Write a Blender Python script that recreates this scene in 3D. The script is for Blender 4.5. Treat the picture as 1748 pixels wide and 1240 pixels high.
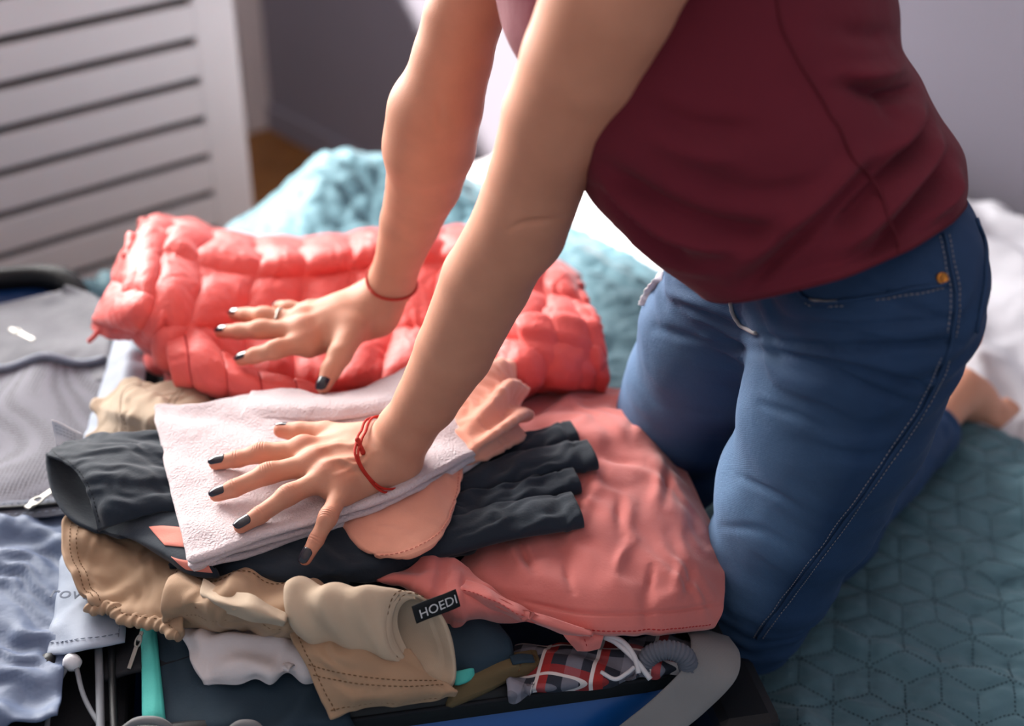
import bpy, bmesh, math, random
import numpy as np
from mathutils import Vector, Matrix

for _o in list(bpy.data.objects):
    bpy.data.objects.remove(_o, do_unlink=True)
scene = bpy.context.scene
COL = scene.collection
random.seed(4)

# ------------------------------------------------------------------ camera
F_PX = 2450.0
PITCH = math.radians(31.0)
CAM = np.array([0.0, 0.0, 1.5])
cam_data = bpy.data.cameras.new('camera')
cam = bpy.data.objects.new('camera', cam_data)
COL.objects.link(cam)
cam.location = CAM
cam.rotation_euler = (math.pi / 2 - PITCH, 0, 0)
cam_data.sensor_width = 36.0
cam_data.lens = F_PX / 1748.0 * 36.0
cam_data.clip_start = 0.05
cam_data.dof.use_dof = True
cam_data.dof.focus_distance = 1.24
cam_data.dof.aperture_fstop = 2.7
scene.camera = cam

# room axes: s runs along the window wall towards the back wall, q runs from the window into the room
D1 = np.array([0.763, 0.647, 0.0]); D1 /= np.linalg.norm(D1)
D2 = np.array([D1[1], -D1[0], 0.0])
def R(s, q, z):
    return D1 * s + D2 * q + np.array([0, 0, z])
WIN_Q, BACK_S = -3.36, 1.93
WIN_S0, WIN_S1, WIN_Z0, WIN_Z1 = -0.2, 1.8, 1.18, 2.62

# ------------------------------------------------------------------ world, sun, window light, exposure
world = bpy.data.worlds.new('world'); scene.world = world
world.use_nodes = True
wn = world.node_tree.nodes['Background']
wn.inputs[0].default_value = (0.80, 0.88, 1.0, 1)
wn.inputs[1].default_value = 0.36

def aim(o, d):
    o.rotation_euler = Vector(d).to_track_quat('-Z', 'Y').to_euler()
sun_d = bpy.data.lights.new('sun', 'SUN'); sun_d.energy = 21.0; sun_d.angle = math.radians(3.0); sun_d.color = (1.0, 0.95, 0.88)
sun = bpy.data.objects.new('sun', sun_d); COL.objects.link(sun)
aim(sun, D2 * 1.0 + D1 * 0.6 + np.array([0, 0, -1.0]))
sun.location = R(0.5, -5, 4)
win_d = bpy.data.lights.new('window_daylight', 'AREA'); win_d.shape = 'RECTANGLE'
win_d.size = WIN_S1 - WIN_S0; win_d.size_y = WIN_Z1 - WIN_Z0; win_d.energy = 86.0; win_d.spread = math.radians(90); win_d.color = (1.0, 0.97, 0.93)
win_l = bpy.data.objects.new('window_daylight', win_d); COL.objects.link(win_l)
win_l.location = R((WIN_S0 + WIN_S1) / 2, WIN_Q + 0.02, (WIN_Z0 + WIN_Z1) / 2)
aim(win_l, D2)
_e = Matrix((Vector(-D1), Vector((0, 0, 1)), Vector(-D2))).transposed()
win_l.rotation_euler = _e.to_euler()

scene.view_settings.view_transform = 'Standard'
scene.view_settings.look = 'None'
scene.view_settings.gamma = 1.0
scene.view_settings.use_curve_mapping = False
scene.view_settings.exposure = 0.45

# ------------------------------------------------------------------ geometry helpers
_fw = np.array([0, math.cos(PITCH), -math.sin(PITCH)])
_up = np.array([0, math.sin(PITCH), math.cos(PITCH)])
def _ray(x, y):
    return np.array([(x - 874.0) / F_PX, 0, 0]) + _fw + _up * (-(y - 620.0) / F_PX)
def P(x, y, z):                      # sight line through a photo point, met at height z
    r = _ray(x, y)
    return CAM + r * ((z - CAM[2]) / r[2])
def D(x, y, t):                      # sight line through a photo point, met at depth t
    return CAM + _ray(x, y) * t
def PG(rows):
    return np.array([[P(*c) for c in row] for row in rows])
def unit(v):
    v = np.asarray(v, float)
    return v / (np.linalg.norm(v) + 1e-12)

_rng = np.random.RandomState(7)
_perm = np.tile(_rng.permutation(256), 3)
_grad = _rng.normal(size=(256, 3)); _grad /= np.linalg.norm(_grad, axis=1)[:, None]
def perlin(p):
    p = np.asarray(p, float)
    sh = p.shape[:-1]; p = p.reshape(-1, 3)
    i = np.floor(p).astype(int); f = p - i; i = i & 255
    w = f * f * f * (f * (f * 6 - 15) + 10)
    out = 0
    for dx in (0, 1):
        for dy in (0, 1):
            for dz in (0, 1):
                g = _grad[_perm[_perm[_perm[(i[:, 0] + dx) & 255] + ((i[:, 1] + dy) & 255)] + ((i[:, 2] + dz) & 255)]]
                d = ((f - np.array([dx, dy, dz])) * g).sum(1)
                ww = (w[:, 0] if dx else 1 - w[:, 0]) * (w[:, 1] if dy else 1 - w[:, 1]) * (w[:, 2] if dz else 1 - w[:, 2])
                out = out + d * ww
    return out.reshape(sh)
def fbm(p, o=3):
    a, s = 0, 1.0
    for k in range(o):
        a = a + perlin(p * (2 ** k) + 17.3 * k) * s; s *= 0.5
    return a
def folds(p, direction, wl, warp=0.6, seed=0.0, sharp=1.0):
    """soft parallel folds across `direction`, wandering with noise; range about -1..1"""
    d = unit(direction)
    x = p @ d / wl + warp * fbm(p / (wl * 2.2) + seed, 2) * 2
    s = np.sin(2 * np.pi * x)
    m = 0.5 + 0.9 * perlin(p / (wl * 1.9) + seed + 31)
    if sharp < 1: s = np.tanh(1.8 * s) / 0.95
    return s * np.clip(m, 0, 1.2)

def _cr_axis(c, n):
    k = c.shape[0]
    cp = np.concatenate([2 * c[:1] - c[1:2], c, 2 * c[-1:] - c[-2:-1]], 0)
    t = np.linspace(0, k - 1, n); i = np.minimum(t.astype(int), k - 2); f = t - i
    f = f.reshape((-1,) + (1,) * (c.ndim - 1))
    p0, p1, p2, p3 = cp[i], cp[i + 1], cp[i + 2], cp[i + 3]
    return 0.5 * (2 * p1 + (p2 - p0) * f + (2 * p0 - 5 * p1 + 4 * p2 - p3) * f ** 2 + (3 * p1 - p0 - 3 * p2 + p3) * f ** 3)
def spline(pts, n):
    return _cr_axis(np.asarray(pts, float), n)
def gridspline(ctrl, nv, nu):
    g = _cr_axis(np.asarray(ctrl, float), nv)
    return _cr_axis(g.transpose(1, 0, 2), nu).transpose(1, 0, 2)
def gnormals(g):
    du = np.gradient(g, axis=1); dv = np.gradient(g, axis=0)
    n = np.cross(du, dv)
    n /= np.linalg.norm(n, axis=2)[..., None] + 1e-12
    return n

def mesh_obj(name, verts, faces, mat, parent=None, smooth=True):
    me = bpy.data.meshes.new(name)
    verts = np.asarray(verts, float)
    if isinstance(faces, np.ndarray):
        k = faces.shape[1]
        me.vertices.add(len(verts)); me.vertices.foreach_set('co', verts.astype(np.float32).ravel())
        me.loops.add(faces.size); me.loops.foreach_set('vertex_index', faces.astype(np.int32).ravel())
        me.polygons.add(len(faces))
        me.polygons.foreach_set('loop_start', np.arange(0, faces.size, k, dtype=np.int32))
        me.polygons.foreach_set('loop_total', np.full(len(faces), k, dtype=np.int32))
        me.update(calc_edges=True)
    else:
        me.from_pydata([tuple(v) for v in verts], [], [tuple(f) for f in faces])
    me.validate()
    if smooth:
        me.polygons.foreach_set('use_smooth', np.ones(len(me.polygons), dtype=bool))
    me.update()
    o = bpy.data.objects.new(name, me)
    COL.objects.link(o)
    if mat is not None:
        me.materials.append(mat)
    if parent is not None:
        o.parent = parent
        o.matrix_parent_inverse = Matrix.Translation(-Vector(parent.location)) if parent.type == 'EMPTY' else Matrix.Identity(4)
    return o
def empty(name, loc, label, cat, group=None):
    o = bpy.data.objects.new(name, None); COL.objects.link(o)
    o.location = loc; o.empty_display_size = 0.05
    o['label'] = label; o['category'] = cat
    if group: o['group'] = group
    return o
def tag(o, label=None, cat=None, group=None, kind=None):
    if label: o['label'] = label
    if cat: o['category'] = cat
    if group: o['group'] = group
    if kind: o['kind'] = kind
    return o

def quads(nv, nu, off=0, wrap=False):
    i = np.arange(nv - 1)[:, None]; m = nu if wrap else nu - 1
    j = np.arange(m)[None, :]; j2 = (j + 1) % nu
    a = i * nu + j; b = i * nu + j2; c = (i + 1) * nu + j2; d = (i + 1) * nu + j
    return np.stack([a, b, c, d], -1).reshape(-1, 4) + off

def shell_from_grid(top, thick, bulge=0.35):
    """closed slab: top grid, bottom grid a thickness below, rounded rim"""
    nv, nu = top.shape[:2]
    n = gnormals(top)
    if n[..., 2].mean() < 0: n = -n; flip = True
    else: flip = False
    th = thick if not np.isscalar(thick) else np.full((nv, nu), thick)
    bot = top - n * th[..., None]
    V = [top.reshape(-1, 3), bot.reshape(-1, 3)]
    N = nv * nu
    f1 = quads(nv, nu); f2 = quads(nv, nu, N)[:, ::-1]
    ring = [(0, j) for j in range(nu)] + [(i, nu - 1) for i in range(1, nv)] + [(nv - 1, j) for j in range(nu - 2, -1, -1)] + [(i, 0) for i in range(nv - 2, 0, -1)]
    rv = np.array([r[0] for r in ring]); ru = np.array([r[1] for r in ring])
    L = len(ring)
    cen = top[rv, ru]
    inner_v = np.clip(rv, 1, nv - 2); inner_u = np.clip(ru, 1, nu - 2)
    out = cen - top[inner_v, inner_u]
    out -= (out * n[rv, ru]).sum(1)[:, None] * n[rv, ru]
    out /= np.linalg.norm(out, axis=1)[:, None] + 1e-12
    tt = th[rv, ru][:, None]
    mids = []
    for a in (0.25, 0.5, 0.75):
        mids.append(cen - n[rv, ru] * tt * a + out * tt * bulge * math.sin(math.pi * a) * 1.2)
    ti = rv * nu + ru
    loops = [ti] + [2 * N + k * L + np.arange(L) for k in range(3)] + [N + ti]
    F = [f1, f2]
    for A, B in zip(loops[:-1], loops[1:]):
        F.append(np.stack([A, B, np.roll(B, -1), np.roll(A, -1)], -1))
    V = np.concatenate(V + mids); F = np.concatenate(F)
    if flip: F = F[:, ::-1]
    return V, F
def sheet(name, ctrl, nv, nu, thick, mat, parent=None, disp=None, bulge=0.35, px=True):
    c = PG(ctrl) if px else np.asarray(ctrl, float)
    g = gridspline(c, nv, nu)
    if disp is not None:
        n = gnormals(g)
        if n[..., 2].mean() < 0: n = -n
        v, u = np.meshgrid(np.linspace(0, 1, nv), np.linspace(0, 1, nu), indexing='ij')
        g = g + n * disp(g, u, v)[..., None]
    V, F = shell_from_grid(g, thick, bulge)
    o = mesh_obj(name, V, F, mat, parent)
    return o, g
def on_grid(g, u, v):
    nv, nu = g.shape[:2]
    x = np.clip(u, 0, 1) * (nu - 1); y = np.clip(v, 0, 1) * (nv - 1)
    i = np.minimum(x.astype(int), nu - 2); j = np.minimum(y.astype(int), nv - 2)
    fx = (x - i)[:, None]; fy = (y - j)[:, None]
    return (g[j, i] * (1 - fx) * (1 - fy) + g[j, i + 1] * fx * (1 - fy) + g[j + 1, i] * (1 - fx) * fy + g[j + 1, i + 1] * fx * fy)

def frames(path):
    t = np.gradient(path, axis=0); t /= np.linalg.norm(t, axis=1)[:, None] + 1e-12
    ref = np.array([0, 0, 1.0]) if abs(t[0, 2]) < 0.9 else np.array([1.0, 0, 0])
    ns = []
    for k in range(len(t)):
        ref = ref - t[k] * (ref @ t[k]); ref = unit(ref); ns.append(ref)
    ns = np.array(ns); bs = np.cross(t, ns)
    return t, ns, bs
def tube_vf(path, r, m=10, rz=None, cap=True):
    path = np.asarray(path, float); n = len(path)
    r = np.full(n, r) if np.isscalar(r) else np.asarray(r)
    rz = r if rz is None else (np.full(n, rz) if np.isscalar(rz) else np.asarray(rz))
    t, ns, bs = frames(path)
    a = np.linspace(0, 2 * np.pi, m, endpoint=False)
    V = path[:, None] + bs[:, None] * (np.cos(a)[None, :, None] * r[:, None, None]) + ns[:, None] * (np.sin(a)[None, :, None] * rz[:, None, None])
    F = quads(n, m, 0, True)
    V = V.reshape(-1, 3)
    F = [tuple(f) for f in F]
    if cap:
        F.append(tuple(range(m - 1, -1, -1))); F.append(tuple((n - 1) * m + k for k in range(m)))
    return V, F
def tube(name, path, r, mat, parent=None, m=10, rz=None, smooth=True):
    V, F = tube_vf(path, r, m, rz)
    return mesh_obj(name, V, F, mat, parent, smooth)
def dashes_vf(pts, dash, gap, r):
    """short thread stitches along a polyline"""
    pts = np.asarray(pts, float)
    seg = np.linalg.norm(np.diff(pts, axis=0), axis=1); L = np.concatenate([[0], np.cumsum(seg)])
    out_v, out_f = [], []; s = 0; base = 0
    def at(x): return np.array([np.interp(x, L, pts[:, k]) for k in range(3)])
    while s + dash < L[-1]:
        a, b = at(s), at(s + dash)
        d = unit(b - a); x = unit(np.cross(d, [0.2, 0.3, 1.0])); y = np.cross(d, x)
        for c, rr in ((a, 0.55), ((a + b) / 2, 1.0), (b, 0.55)):
            for k in range(4):
                an = math.pi / 2 * k
                out_v.append(c + (x * math.cos(an) + y * math.sin(an)) * r * rr)
        for l in (0, 4):
            for k in range(4):
                k2 = (k + 1) % 4
                out_f.append((base + l + k, base + l + k2, base + l + 4 + k2, base + l + 4 + k))
        out_f.append((base + 3, base + 2, base + 1, base)); out_f.append((base + 8, base + 9, base + 10, base + 11))
        base += 12; s += dash + gap
    return out_v, out_f
def stitches(name, lines, mat, parent, dash=0.0022, gap=0.0014, r=0.0005):
    V, F = [], []
    for l in lines:
        v, f = dashes_vf(l, dash, gap, r)
        o = len(V); V += list(v); F += [tuple(i + o for i in q) for q in f]
    if not V: return None
    o = mesh_obj(name, np.array(V), np.array(F), mat, parent)
    o['kind'] = 'stuff'
    return o
def loft(name, rings, mat, parent=None, closed=True, caps=(False, False), wall=0.0):
    rings = np.asarray(rings, float); n, m = rings.shape[:2]
    if wall:
        c = rings.mean(1, keepdims=True)
        d = rings - c; l = np.linalg.norm(d, axis=2)[..., None]
        inner = c + d * np.maximum(1 - wall / l, 0.05)
        V = np.concatenate([rings.reshape(-1, 3), inner.reshape(-1, 3)]); N = n * m
        F = [quads(n, m, 0, True), quads(n, m, N, True)[:, ::-1]]
        for e in (0, n - 1):
            j = np.arange(m); j2 = (j + 1) % m; a = e * m
            q = np.stack([a + j, a + j2, N + a + j2, N + a + j], -1)
            F.append(q if e else q[:, ::-1])
        return mesh_obj(name, V, np.concatenate(F), mat, parent)
    F = [tuple(f) for f in quads(n, m, 0, closed)]
    if caps[0]: F.append(tuple(range(m - 1, -1, -1)))
    if caps[1]: F.append(tuple((n - 1) * m + k for k in range(m)))
    return mesh_obj(name, rings.reshape(-1, 3), F, mat, parent)
def box_vf(c, ax, ay, az, hx, hy, hz, bev=0.0):
    c = np.asarray(c, float)
    bm = bmesh.new()
    vs = []
    for sx in (-1, 1):
        for sy in (-1, 1):
            for sz in (-1, 1):
                vs.append(bm.verts.new(Vector(c + ax * sx * hx + ay * sy * hy + az * sz * hz)))
    bmesh.ops.convex_hull(bm, input=vs)
    bmesh.ops.dissolve_limit(bm, angle_limit=0.01, verts=bm.verts, edges=bm.edges)
    if bev > 0:
        bmesh.ops.bevel(bm, geom=list(bm.edges), offset=bev, segments=2, affect='EDGES', profile=0.5)
    bmesh.ops.recalc_face_normals(bm, faces=bm.faces)
    bm.verts.index_update()
    V = np.array([v.co[:] for v in bm.verts]); F = [tuple(v.index for v in f.verts) for f in bm.faces]
    bm.free()
    return V, F
def box(name, c, ax, ay, az, hx, hy, hz, mat, parent=None, bev=0.0):
    V, F = box_vf(c, unit(ax), unit(ay), unit(az), hx, hy, hz, bev)
    return mesh_obj(name, V, F, mat, parent, smooth=False)

# ------------------------------------------------------------------ signed-distance bodies (one continuous skin)
class Field:
    def __init__(self): self.pr = []
    def cone(self, a, b, ra, rb, k=0.01):
        self.pr.append((np.asarray(a, float), np.asarray(b, float), ra, rb, k))
    def chain(self, pts, rs, k=0.01, k0=None):
        for i in range(len(pts) - 1):
            self.cone(pts[i], pts[i + 1], rs[i], rs[i + 1], (k0 if (i == 0 and k0 is not None) else k))
    def one(self, i, p):
        a, b, ra, rb, k = self.pr[i]
        ab = b - a; l2 = ab @ ab + 1e-12
        h = np.clip(((p - a) @ ab) / l2, 0, 1)
        q = p - a - h[:, None] * ab
        return np.sqrt((q * q).sum(1)) - (ra + (rb - ra) * h)
    def ev(self, p, idx=None):
        d = None
        for i in (range(len(self.pr)) if idx is None else idx):
            e = self.one(i, p)
            if d is None: d = e; continue
            k = self.pr[i][4]
            hh = np.maximum(k - np.abs(d - e), 0) / k
            d = np.minimum(d, e) - hh * hh * k * 0.25
        return d
def surface(field, h, pad=0.01, post=3):
    ends = np.array([[p[0] - max(p[2], p[3]), p[1] - max(p[2], p[3]), p[0] + max(p[2], p[3]), p[1] + max(p[2], p[3])] for p in field.pr]).reshape(-1, 3)
    lo = ends.min(0) - pad; hi = ends.max(0) + pad
    B = 12; bs = B * h
    nb = np.ceil((hi - lo) / bs).astype(int)
    ii = np.stack(np.meshgrid(*[np.arange(k) for k in nb], indexing='ij'), -1).reshape(-1, 3)
    cen = lo + (ii + 0.5) * bs
    per = np.stack([field.one(i, cen) for i in range(len(field.pr))], 1)
    rad = bs * 0.87
    keep = (per.min(1) < rad + 0.02) & (field.ev(cen) > -(rad + 0.012)) 
    ii = ii[keep]; per = per[keep]
    dims = (nb * B + 2).astype(np.int64)
    loc = np.stack(np.meshgrid(*[np.arange(B + 1)] * 3, indexing='ij'), -1).reshape(-1, 3)
    cells, poss, edges = [], [], []
    co = np.array([[0,0,0],[1,0,0],[0,1,0],[1,1,0],[0,0,1],[1,0,1],[0,1,1],[1,1,1]])
    ed = [(0,1),(2,3),(4,5),(6,7),(0,2),(1,3),(4,6),(5,7),(0,4),(1,5),(2,6),(3,7)]
    for b, pd in zip(ii, per):
        idx = np.where(pd < pd.min() + 2 * rad + 0.03)[0]
        g0 = b * B
        p = lo + (loc + g0) * h
        d = field.ev(p, idx).reshape(B + 1, B + 1, B + 1)
        if d.min() > 0 or d.max() < 0: continue
        c8 = np.stack([d[o[0]:B + o[0], o[1]:B + o[1], o[2]:B + o[2]] for o in co], -1)
        act = (c8.min(-1) < 0) & (c8.max(-1) >= 0)
        w = np.argwhere(act)
        if len(w):
            dv = c8[act]; acc = np.zeros((len(w), 3)); cnt = np.zeros(len(w))
            for a_, b_ in ed:
                da, db = dv[:, a_], dv[:, b_]
                m = (da < 0) != (db < 0)
                t = np.where(m, da / np.where(m, da - db, 1), 0)
                q = co[a_] + t[:, None] * (co[b_] - co[a_])
                acc += q * m[:, None]; cnt += m
            poss.append(lo + (w + g0 + acc / cnt[:, None]) * h)
            gw = (w + g0).astype(np.int64)
            cells.append((gw[:, 0] * dims[1] + gw[:, 1]) * dims[2] + gw[:, 2])
        for ax in range(3):
            s0 = [slice(0, B)] * 3; s1 = list(s0); s1[ax] = slice(1, B + 1)
            A, Bq = d[tuple(s0)], d[tuple(s1)]
            m = (A < 0) != (Bq < 0)
            e = np.argwhere(m)
            if len(e):
                edges.append(np.concatenate([e + g0, np.full((len(e), 1), ax), (A[m] < 0)[:, None]], 1))
    cells = np.concatenate(cells); poss = np.concatenate(poss); edges = np.concatenate(edges).astype(np.int64)
    order = np.argsort(cells); cells = cells[order]; poss = poss[order]
    def key(v): return (v[:, 0] * dims[1] + v[:, 1]) * dims[2] + v[:, 2]
    faces = []
    for ax in range(3):
        e = edges[edges[:, 3] == ax]
        u = np.zeros(3, int); u[(ax + 1) % 3] = 1; v = np.zeros(3, int); v[(ax + 2) % 3] = 1
        c = e[:, :3]
        ks = [key(c - u - v), key(c - v), key(c), key(c - u)]
        ix = [np.clip(np.searchsorted(cells, k), 0, len(cells) - 1) for k in ks]
        ok = np.all([cells[i] == k for i, k in zip(ix, ks)], axis=0)
        q = np.stack(ix, -1)[ok]; ins = e[ok, 4] == 1
        q[~ins] = q[~ins][:, ::-1]
        faces.append(q)
    F = np.concatenate(faces)
    V = poss
    for _ in range(post):
        V = relax(V, F, 0.5)
    return V, F
def relax(V, F, lam):
    n = len(V)
    a = np.concatenate([F[:, 0], F[:, 1], F[:, 2], F[:, 3]]); b = np.concatenate([F[:, 1], F[:, 2], F[:, 3], F[:, 0]])
    cnt = np.bincount(a, minlength=n) + np.bincount(b, minlength=n)
    s = np.stack([np.bincount(a, V[b, k], n) + np.bincount(b, V[a, k], n) for k in range(3)], 1)
    return V + lam * (s / np.maximum(cnt, 1)[:, None] - V)
def vnormals(V, F):
    fn = np.cross(V[F[:, 2]] - V[F[:, 0]], V[F[:, 3]] - V[F[:, 1]])
    n = np.stack([sum(np.bincount(F[:, c], fn[:, k], len(V)) for c in range(4)) for k in range(3)], 1)
    return n / (np.linalg.norm(n, axis=1)[:, None] + 1e-12)
def poly_dist(V, line):
    line = np.asarray(line, float); best = np.full(len(V), 1e9)
    for a, b in zip(line[:-1], line[1:]):
        ab = b - a; h = np.clip((V - a) @ ab / (ab @ ab + 1e-12), 0, 1)
        best = np.minimum(best, np.linalg.norm(V - a - h[:, None] * ab, axis=1))
    return best

def project(V):
    w = V - CAM; t = w @ _fw
    return np.stack([874 + F_PX * w[..., 0] / t, 620 - F_PX * (w @ _up) / t], -1)
def drawn(p, lines):
    """soft ridges and grooves along drawn lines on a spread-out cloth"""
    q = project(p.reshape(-1, 3)); q = np.concatenate([q, np.zeros((len(q), 1))], 1); d = np.zeros(len(q))
    for pts, amp, wid in lines:
        l = spline([(x, y, 0) for x, y in pts], 20); dd_ = poly_dist(q, l)
        e_ = np.minimum(np.linalg.norm(q - l[0], axis=1), np.linalg.norm(q - l[-1], axis=1))
        d += amp * np.exp(-(dd_ / wid) ** 2) * np.clip(.2 + e_ / 40, 0, 1)
    return d.reshape(p.shape[:-1])
# ------------------------------------------------------------------ materials
def lin(rgb):
    return tuple((c / 255 / 12.92) if c / 255 <= 0.04045 else ((c / 255 + 0.055) / 1.055) ** 2.4 for c in rgb) + (1.0,)
def mat(name, rgb, rough=0.8, bump=(), var=0.12, var_scale=18.0, sheen=0.0, sss=0.0, metallic=0.0, spec=0.3, coat=0.0):
    m = bpy.data.materials.new(name); m.use_nodes = True
    nt = m.node_tree; N = nt.nodes; L = nt.links
    b = N['Principled BSDF']
    base = lin(rgb)
    tc = N.new('ShaderNodeTexCoord')
    if var > 0:
        no = N.new('ShaderNodeTexNoise'); no.inputs['Scale'].default_value = var_scale; no.inputs['Detail'].default_value = 5
        L.new(tc.outputs['Object'], no.inputs['Vector'])
        mr = N.new('ShaderNodeMapRange'); mr.inputs[3].default_value = 1 - var; mr.inputs[4].default_value = 1 + var
        mr.inputs[1].default_value = 0.25; mr.inputs[2].default_value = 0.75
        L.new(no.outputs['Fac'], mr.inputs[0])
        mx = N.new('ShaderNodeMix'); mx.data_type = 'RGBA'; mx.blend_type = 'MULTIPLY'; mx.inputs[0].default_value = 1
        mx.inputs[6].default_value = base
        L.new(mr.outputs[0], mx.inputs[7]); L.new(mx.outputs[2], b.inputs['Base Color'])
        m['mixnode'] = mx.name
    else:
        b.inputs['Base Color'].default_value = base
    b.inputs['Roughness'].default_value = rough
    b.inputs['Metallic'].default_value = metallic
    b.inputs['Specular IOR Level'].default_value = spec
    if sheen: b.inputs['Sheen Weight'].default_value = sheen; b.inputs['Sheen Roughness'].default_value = 0.5
    if coat: b.inputs['Coat Weight'].default_value = coat; b.inputs['Coat Roughness'].default_value = 0.12
    if sss:
        b.inputs['Subsurface Weight'].default_value = sss
        b.inputs['Subsurface Radius'].default_value = (1.0, 0.35, 0.2)
        b.inputs['Subsurface Scale'].default_value = 0.006
    prev = None
    for kind, scale, strength, dist in bump:
        if kind == 'noise':
            t = N.new('ShaderNodeTexNoise'); t.inputs['Scale'].default_value = scale; t.inputs['Detail'].default_value = 4; out = t.outputs['Fac']
        elif kind == 'voronoi':
            t = N.new('ShaderNodeTexVoronoi'); t.inputs['Scale'].default_value = scale; out = t.outputs['Distance']
        else:
            t = N.new('ShaderNodeTexWave'); t.inputs['Scale'].default_value = scale; t.inputs['Distortion'].default_value = 1.5; t.inputs['Detail'].default_value = 2
            t.bands_direction = kind; out = t.outputs['Fac']
        L.new(tc.outputs['Object'], t.inputs['Vector'])
        bp = N.new('ShaderNodeBump'); bp.inputs['Strength'].default_value = strength; bp.inputs['Distance'].default_value = dist
        L.new(out, bp.inputs['Height'])
        if prev is not None: L.new(prev.outputs['Normal'], bp.inputs['Normal'])
        prev = bp
    if prev is not None: L.new(prev.outputs['Normal'], b.inputs['Normal'])
    return m
JERSEY = (('noise', 400, 0.35, 0.0008), ('noise', 60, 0.25, 0.003))
TWILL = (('DIAGONAL', 420, 0.30, 0.0005), ('noise', 70, 0.30, 0.003))
M = {}
M['wall'] = mat('wall_paint', (134, 130, 142), 0.9, (('noise', 120, 0.1, 0.002),), 0.04, 3)
M['floor'] = mat('floor_wood', (128, 84, 42), 0.5, (('X', 6, 0.2, 0.004),), 0.25, 9)
M['white_paint'] = mat('white_paint', (226, 222, 222), 0.45, (('noise', 40, 0.08, 0.002),), 0.03, 5)
M['gap'] = mat('cabinet_inside', (70, 66, 68), 0.8, (), 0.05)
M['trim'] = mat('trim_paint', (196, 188, 190), 0.5, (), 0.03)
M['sheet'] = mat('white_linen', (198, 198, 206), 0.85, (('noise', 30, 0.35, 0.01), ('noise', 300, 0.2, 0.0006)), 0.03, 10)
M['quilt'] = mat('quilt_cotton', (74, 108, 120), 0.62, (('noise', 45, 0.40, 0.005), ('noise', 140, 0.3, 0.002)), 0.10, 14, sheen=0.15)
M['quilt_thread'] = mat('quilt_thread', (34, 50, 60), 0.8, (), 0)
M['mattress'] = mat('mattress', (214, 214, 218), 0.9, (), 0.03)
M['coral'] = mat('coral_nylon', (232, 94, 88), 0.52, (('noise', 55, 0.5, 0.006), ('noise', 160, 0.25, 0.002)), 0.07, 16, sheen=0.10, spec=0.3)
M['coral_dark'] = mat('coral_thread', (178, 52, 54), 0.8, (), 0)
M['terry'] = mat('terry_towel', (216, 200, 204), 0.95, (('noise', 420, 0.9, 0.0025), ('noise', 40, 0.35, 0.006)), 0.05, 30, sheen=0.5)
M['peach'] = mat('peach_jersey', (238, 166, 142), 0.85, JERSEY, 0.06, 20, sheen=0.2)
M['salmon'] = mat('salmon_jersey', (208, 116, 110), 0.88, JERSEY, 0.07, 14, sheen=0.3)
M['navy'] = mat('navy_jersey', (30, 40, 52), 0.85, JERSEY, 0.12, 20, sheen=0.15)
M['navy_in'] = mat('navy_inside', (30, 32, 38), 0.9, JERSEY, 0.1)
M['stripe'] = mat('coral_stripe', (226, 138, 124), 0.85, JERSEY, 0.04)
M['khaki'] = mat('khaki_twill', (164, 134, 108), 0.85, TWILL, 0.10, 22, sheen=0.1)
M['khaki_light'] = mat('khaki_twill_pale', (188, 167, 145), 0.85, TWILL, 0.10, 22, sheen=0.1)  # paler khaki for the cuffed leg, belt loop and folded back leg
M['khaki_thread'] = mat('khaki_thread', (104, 76, 52), 0.85, (), 0)
M['olive'] = mat('olive_twill', (96, 82, 58), 0.88, TWILL, 0.12, 25)
M['teal_dark'] = mat('dark_teal_cloth', (34, 52, 66), 0.8, JERSEY, 0.12, 15)
M['turquoise'] = mat('turquoise_band', (72, 176, 168), 0.75, JERSEY, 0.06)
M['white_cloth'] = mat('white_jersey', (208, 200, 202), 0.88, JERSEY, 0.04, 20)
M['label_black'] = mat('label_black', (18, 20, 24), 0.6, (), 0.05)
M['label_white'] = mat('label_print', (205, 205, 208), 0.7, (), 0)
M['tag_white'] = mat('care_tag', (222, 222, 228), 0.7, (), 0.02)
M['print_grey'] = mat('print_grey', (104, 112, 128), 0.8, (), 0)
M['blue_shell'] = mat('blue_shell', (14, 84, 158), 0.35, (('noise', 300, 0.1, 0.0006),), 0.05, 12, spec=0.5)
M['black_trim'] = mat('black_trim', (24, 26, 30), 0.5, (('noise', 500, 0.2, 0.0006),), 0.1)
M['black_cloth'] = mat('black_lining', (28, 30, 36), 0.85, (('noise', 90, 0.3, 0.003),), 0.1)
M['grey_lining'] = mat('grey_lining', (78, 76, 90), 0.6, (('noise', 30, 0.35, 0.008),), 0.06, 10, sheen=0.2)
M['flap'] = mat('grey_blue_flap', (146, 156, 174), 0.6, (('noise', 60, 0.25, 0.003),), 0.05, 10, sheen=0.1)
M['satin'] = mat('blue_grey_satin', (88, 102, 130), 0.58, (('noise', 22, 0.3, 0.012),), 0.06, 10, spec=0.3)
M['strap'] = mat('grey_strap', (128, 128, 130), 0.8, (('X', 500, 0.3, 0.0006),), 0.05)
M['metal'] = mat('zip_metal', (160, 156, 150), 0.4, (), 0.05, metallic=0.8)
M['zip_tape'] = mat('zip_tape', (96, 100, 112), 0.8, (('noise', 400, 0.5, 0.001),), 0.1)
M['cord_white'] = mat('white_cord', (204, 204, 210), 0.8, (), 0.03)
M['cord_grey'] = mat('grey_cord', (118, 122, 130), 0.7, (), 0.05)
M['maroon'] = mat('maroon_jersey', (100, 28, 44), 0.9, (('noise', 430, 0.3, 0.0007), ('noise', 40, 0.3, 0.004)), 0.07, 16, sheen=0.04)
M['seam_maroon'] = mat('maroon_seam', (92, 24, 38), 0.9, (), 0)
M['gold'] = mat('copper_rivet', (196, 128, 60), 0.35, (), 0.05, metallic=0.9)
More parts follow.
